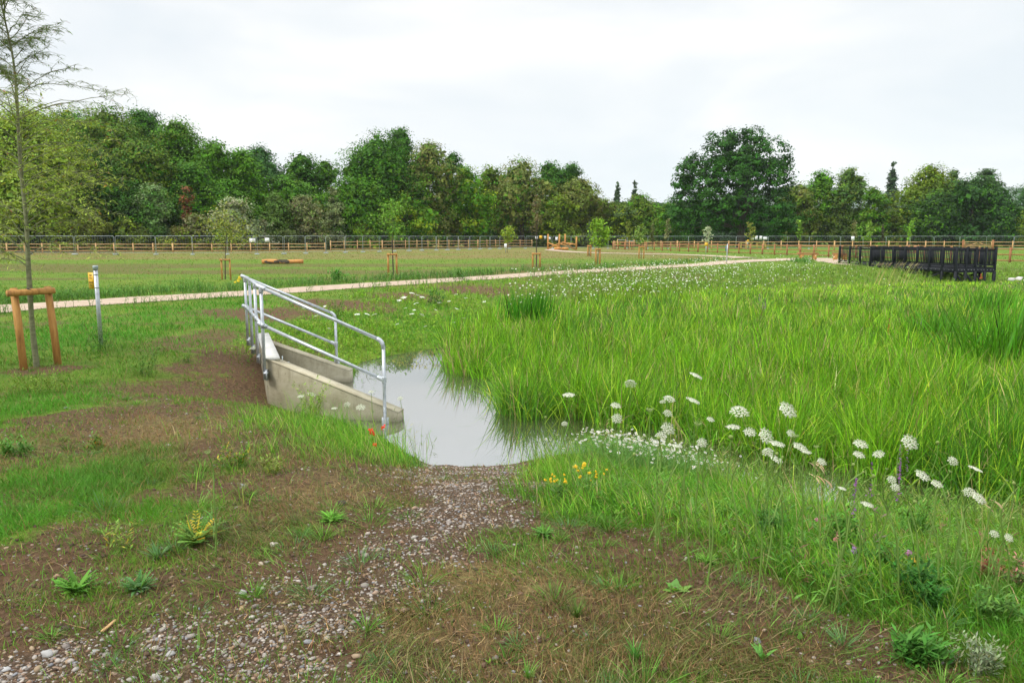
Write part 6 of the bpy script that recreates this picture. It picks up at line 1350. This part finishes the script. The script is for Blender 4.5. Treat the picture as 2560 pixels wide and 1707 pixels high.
# ------------------------------------------------------------------ light
w = bpy.data.worlds.new('World'); S.world = w; w.use_nodes = True; n = w.node_tree; bg = n.nodes['Background']
sky = N(n, 'ShaderNodeTexSky', sky_type='NISHITA'); sky.sun_disc = False; sky.sun_elevation = math.radians(48); sky.sun_rotation = math.radians(-60)
tc = n.nodes.new('ShaderNodeTexCoord'); mp = n.nodes.new('ShaderNodeMapping'); mp.inputs['Scale'].default_value = (1, 1, 3.2); n.links.new(tc.outputs['Generated'], mp.inputs[0])
nz = N(n, 'ShaderNodeTexNoise'); nz.inputs['Scale'].default_value = 2.3; nz.inputs['Detail'].default_value = 4; nz.inputs['Roughness'].default_value = .5; nz.inputs['Distortion'].default_value = .4; n.links.new(mp.outputs[0], nz.inputs['Vector'])
cl = ramp(n, nz.outputs['Fac'], [(0.37, (5.25, 5.55, 5.8)), (0.50, (5.8, 5.95, 6.05)), (0.60, (6.4, 6.4, 6.4))])
sx = n.nodes.new('ShaderNodeSeparateXYZ'); n.links.new(tc.outputs['Generated'], sx.inputs[0])
mr = N(n, 'ShaderNodeMapRange'); n.links.new(sx.outputs['Z'], mr.inputs[0]); mr.inputs[1].default_value = .30; mr.inputs[2].default_value = .9; mr.inputs[3].default_value = 1.0; mr.inputs[4].default_value = 2.3
cm = n.nodes.new('ShaderNodeVectorMath'); cm.operation = 'SCALE'; n.links.new(cl, cm.inputs[0]); n.links.new(mr.outputs[0], cm.inputs['Scale'])
n.links.new(mix(n, 0.93, sky.outputs[0], cm.outputs[0]), bg.inputs['Color']); bg.inputs['Strength'].default_value = 0.1
sl = bpy.data.lights.new('sun', 'SUN'); sl.energy = 1.5; sl.angle = math.radians(10); sl.color = (1.0, .96, .88); so_ = bpy.data.objects.new('sun', sl); COL.objects.link(so_)
el, az = math.radians(48), math.radians(-60)   # rotation of the sky: from +Y towards +X
dirv = Vector((math.sin(az) * math.cos(el), math.cos(az) * math.cos(el), math.sin(el))); dirv = Vector((-0.62, -0.35, 0.80)).normalized()
sky.sun_elevation = math.asin(dirv.z); sky.sun_rotation = math.atan2(dirv.x, dirv.y)
so_.rotation_euler = dirv.to_track_quat('Z', 'Y').to_euler()
# ------------------------------------------------------------------ haze
ac = Acc(); box(ac, (0, 0, 0), (7000, 7000, 190)); hm = bpy.data.materials.new('haze'); hm.use_nodes = True; hn = hm.node_tree
hn.nodes.remove(hn.nodes['Principled BSDF']); pv = hn.nodes.new('ShaderNodeVolumePrincipled'); pv.inputs['Color'].default_value = (.82, .88, .95, 1); pv.inputs['Density'].default_value = 0.00012; pv.inputs['Anisotropy'].default_value = 0.2
hn.links.new(pv.outputs[0], hn.nodes['Material Output'].inputs['Volume']); hz = ac.build('haze', hm); hz.location = (0, 0, 91.5); tag(hz, kind='stuff')
S.cycles.volume_bounces = 1
# ------------------------------------------------------------------ camera
cd = bpy.data.cameras.new('camera'); cd.sensor_width = 36; cd.lens = F / 2560 * 36; cd.clip_start = .05; cd.clip_end = 5000
co = bpy.data.objects.new('camera', cd); COL.objects.link(co); co.location = EYE; co.rotation_euler = (PI / 2 - TH, 0, 0); S.camera = co
S.view_settings.view_transform = 'Standard'; S.view_settings.look = 'None'; S.view_settings.exposure = 0.74
S.cycles.max_bounces = 6; S.cycles.diffuse_bounces = 3; S.cycles.transmission_bounces = 3; S.cycles.use_adaptive_sampling = True
